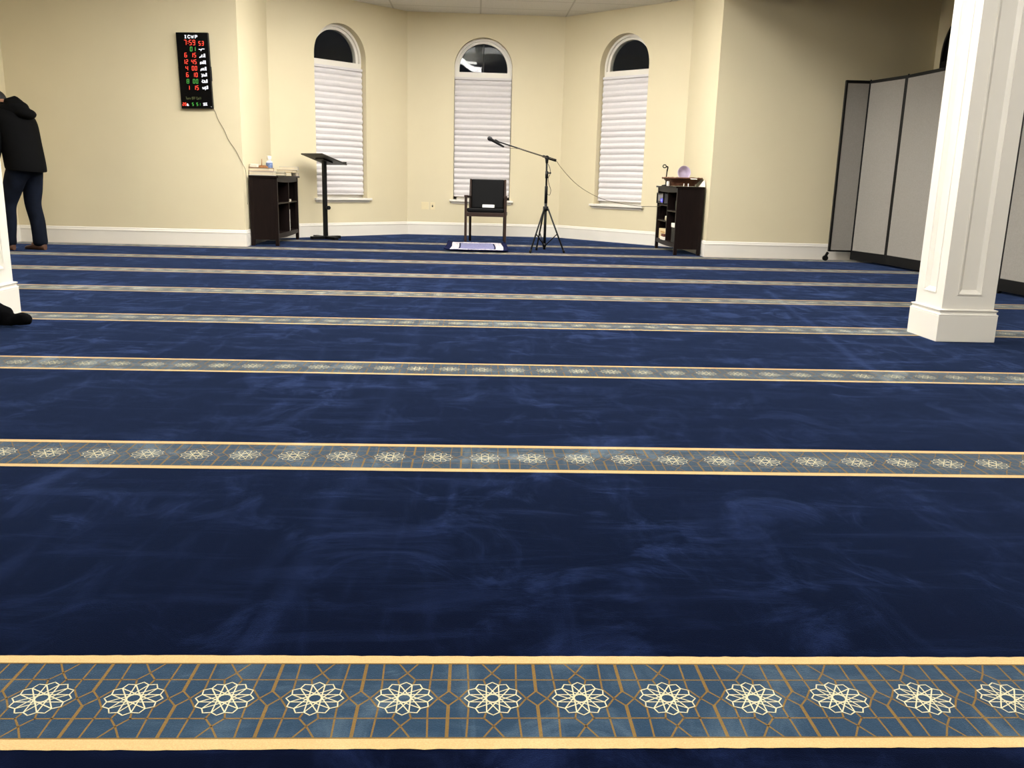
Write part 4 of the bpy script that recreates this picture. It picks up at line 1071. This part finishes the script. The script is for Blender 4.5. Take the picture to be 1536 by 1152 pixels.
    for s in (-1, 1): m = MB(); m.ball(L(0.372, s*0.034, 1.500), 0.010, sub=2); m.build('eye', EYE, root)
    m = MB(); m.tube([L(0.338, -0.024, 1.440), L(0.344, 0, 1.438), L(0.338, 0.024, 1.440)], 0.006, 8); m.build('mouth', mat('lips', srgb(126, 76, 66), 0.5), root)
person()

# ------------------------------------------------------------------ ceiling lights (the lamps of the hall, with some added to brighten walls)
def radiance(r): return r
LAMP = emit('lit_diffuser', (1.0, 0.975, 0.93, 1), 16.0)
def troffer(x, y, w, l, label, strength=1.0):
    r = thing('ceiling_light', label, 'ceiling light', (x, y, CEIL), 0, 'recessed ceiling lights')
    m = MB(); 
    for sx in (-1, 1): m.bx(sx*(w/2)-0.015, sx*(w/2)+0.015, -l/2-0.015, l/2+0.015, -0.010, -0.001)
    for sy in (-1, 1): m.bx(-w/2, w/2, sy*(l/2)-0.015, sy*(l/2)+0.015, -0.010, -0.001)
    m.build('frame', WHITE, r)
    m = MB(); m.bx(-w/2+0.013, w/2-0.013, -l/2+0.013, l/2-0.013, -0.006, -0.002)
    m.build('diffuser', LAMP if strength == 1.0 else emit('lit_diffuser_soft', (1.0, 0.975, 0.93, 1), 16.0*strength), r)
troffer(-0.62, 10.60, 1.18, 0.85, 'dimly lit ceiling panel at the alcove mouth, left of the centre line', 0.16)
troffer(0.66, 10.60, 1.18, 0.85, 'dimly lit ceiling panel at the alcove mouth, right of the centre line', 0.16)
troffer(-0.66, 11.55, 1.18, 0.58, 'unseen ceiling panel added to brighten the alcove, left of the chair', 0.33)  # added pair, out of view, brightens the alcove without showing in the panes
troffer(0.75, 11.55, 1.18, 0.58, 'unseen ceiling panel added to brighten the alcove, right of the chair', 0.33)
troffer(-3.5, 7.20, 1.18, 0.58, 'unseen ceiling panel added above the left aisle to brighten the left wall', 0.27)  # added out of view to lift the left front wall
troffer(-1.95, 8.30, 1.18, 0.58, 'lit ceiling panel second from the alcove mouth, near the left pillar', 1.05)
troffer(-0.60, 8.72, 1.18, 0.50, 'lit ceiling panel second from the alcove mouth, on the centre line', 0.8)
troffer(1.35, 8.30, 1.18, 0.58, 'lit ceiling panel second from the alcove mouth, near the added right beam', 1.25)
troffer(-0.9, 5.6, 1.18, 0.58, 'lit ceiling panel between the two pillars, left one', 0.58)
troffer(0.9, 5.6, 1.18, 0.58, 'lit ceiling panel between the two pillars, right one', 0.66)
troffer(-1.5, 3.0, 1.18, 0.58, 'lit ceiling panel above the near prayer rows, left one', 0.55)
troffer(1.9, 3.0, 1.18, 0.58, 'lit ceiling panel above the near prayer rows, right one', 0.75)
troffer(-1.3, -1.0, 1.18, 0.58, 'lit ceiling panel above the back of the hall, left one', 1.3)
troffer(1.5, -1.0, 1.18, 0.58, 'lit ceiling panel above the back of the hall, right one', 1.3)
r = thing('mirrored_glow_band', 'curved glowing band added for the bright curve mirrored in the middle window glass', 'lamp', (-0.12, 9.6, 3.09))  # glowing band added and shaped only for its mirror image in the pane
pth = smooth([(-0.26, 1.25, 0), (-0.223, 0.954, 0), (-0.138, 0.581, 0), (-0.077, 0.078, 0), (0.015, -0.391, 0), (0.112, -0.479, 0), (0.20, -0.507, 0)], 6)
m = MB()
for a, b in zip(pth, pth[1:]):
    d = (b-a).normalized(); n = Vector((-d.y, d.x, 0))*0.012
    m.prism([a-n+Vector((0, 0, -0.05)), b-n+Vector((0, 0, -0.05)), b+n+Vector((0, 0, -0.05)), a+n+Vector((0, 0, -0.05))], (0, 0, 0.10))
m.build('band', emit('lit_band', (1.0, 0.97, 0.92, 1), 18.0), r)
for p in (pth[3], pth[18], pth[33]):
    m = MB(); m.tube([p + Vector((0, 0, 0.05)), p + Vector((0, 0, CEIL - 3.09))], 0.002, 6); m.build('suspension_wire', BLACKM, r)

# night outside
w = bpy.data.worlds.new('night'); scn.world = w; w.use_nodes = True
w.node_tree.nodes['Background'].inputs[0].default_value = (0.010, 0.012, 0.016, 1); w.node_tree.nodes['Background'].inputs[1].default_value = 0.15

# ------------------------------------------------------------------ camera
cam = bpy.data.cameras.new('camera'); co = bpy.data.objects.new('camera', cam); COL.objects.link(co)
cam.sensor_fit = 'HORIZONTAL'; cam.sensor_width = 36.0; cam.lens = 1315.14/1536*36.0
cam.clip_start = 0.05; cam.clip_end = 100
rt = Vector((0.99886917, -0.03999216, 0.02571021)); up = Vector((-0.01595207, 0.2275094, 0.97364521)); fw = Vector((0.04478749, 0.97295432, -0.22661417))
M = Matrix((rt, up, -fw)).transposed().to_4x4(); M.translation = Vector((0, 0, 0.87))
co.matrix_world = M
scn.camera = co
vs = scn.view_settings
vs.view_transform = 'Standard'; vs.look = 'None'; vs.exposure = 2.0; vs.gamma = 1.0; vs.use_curve_mapping = False
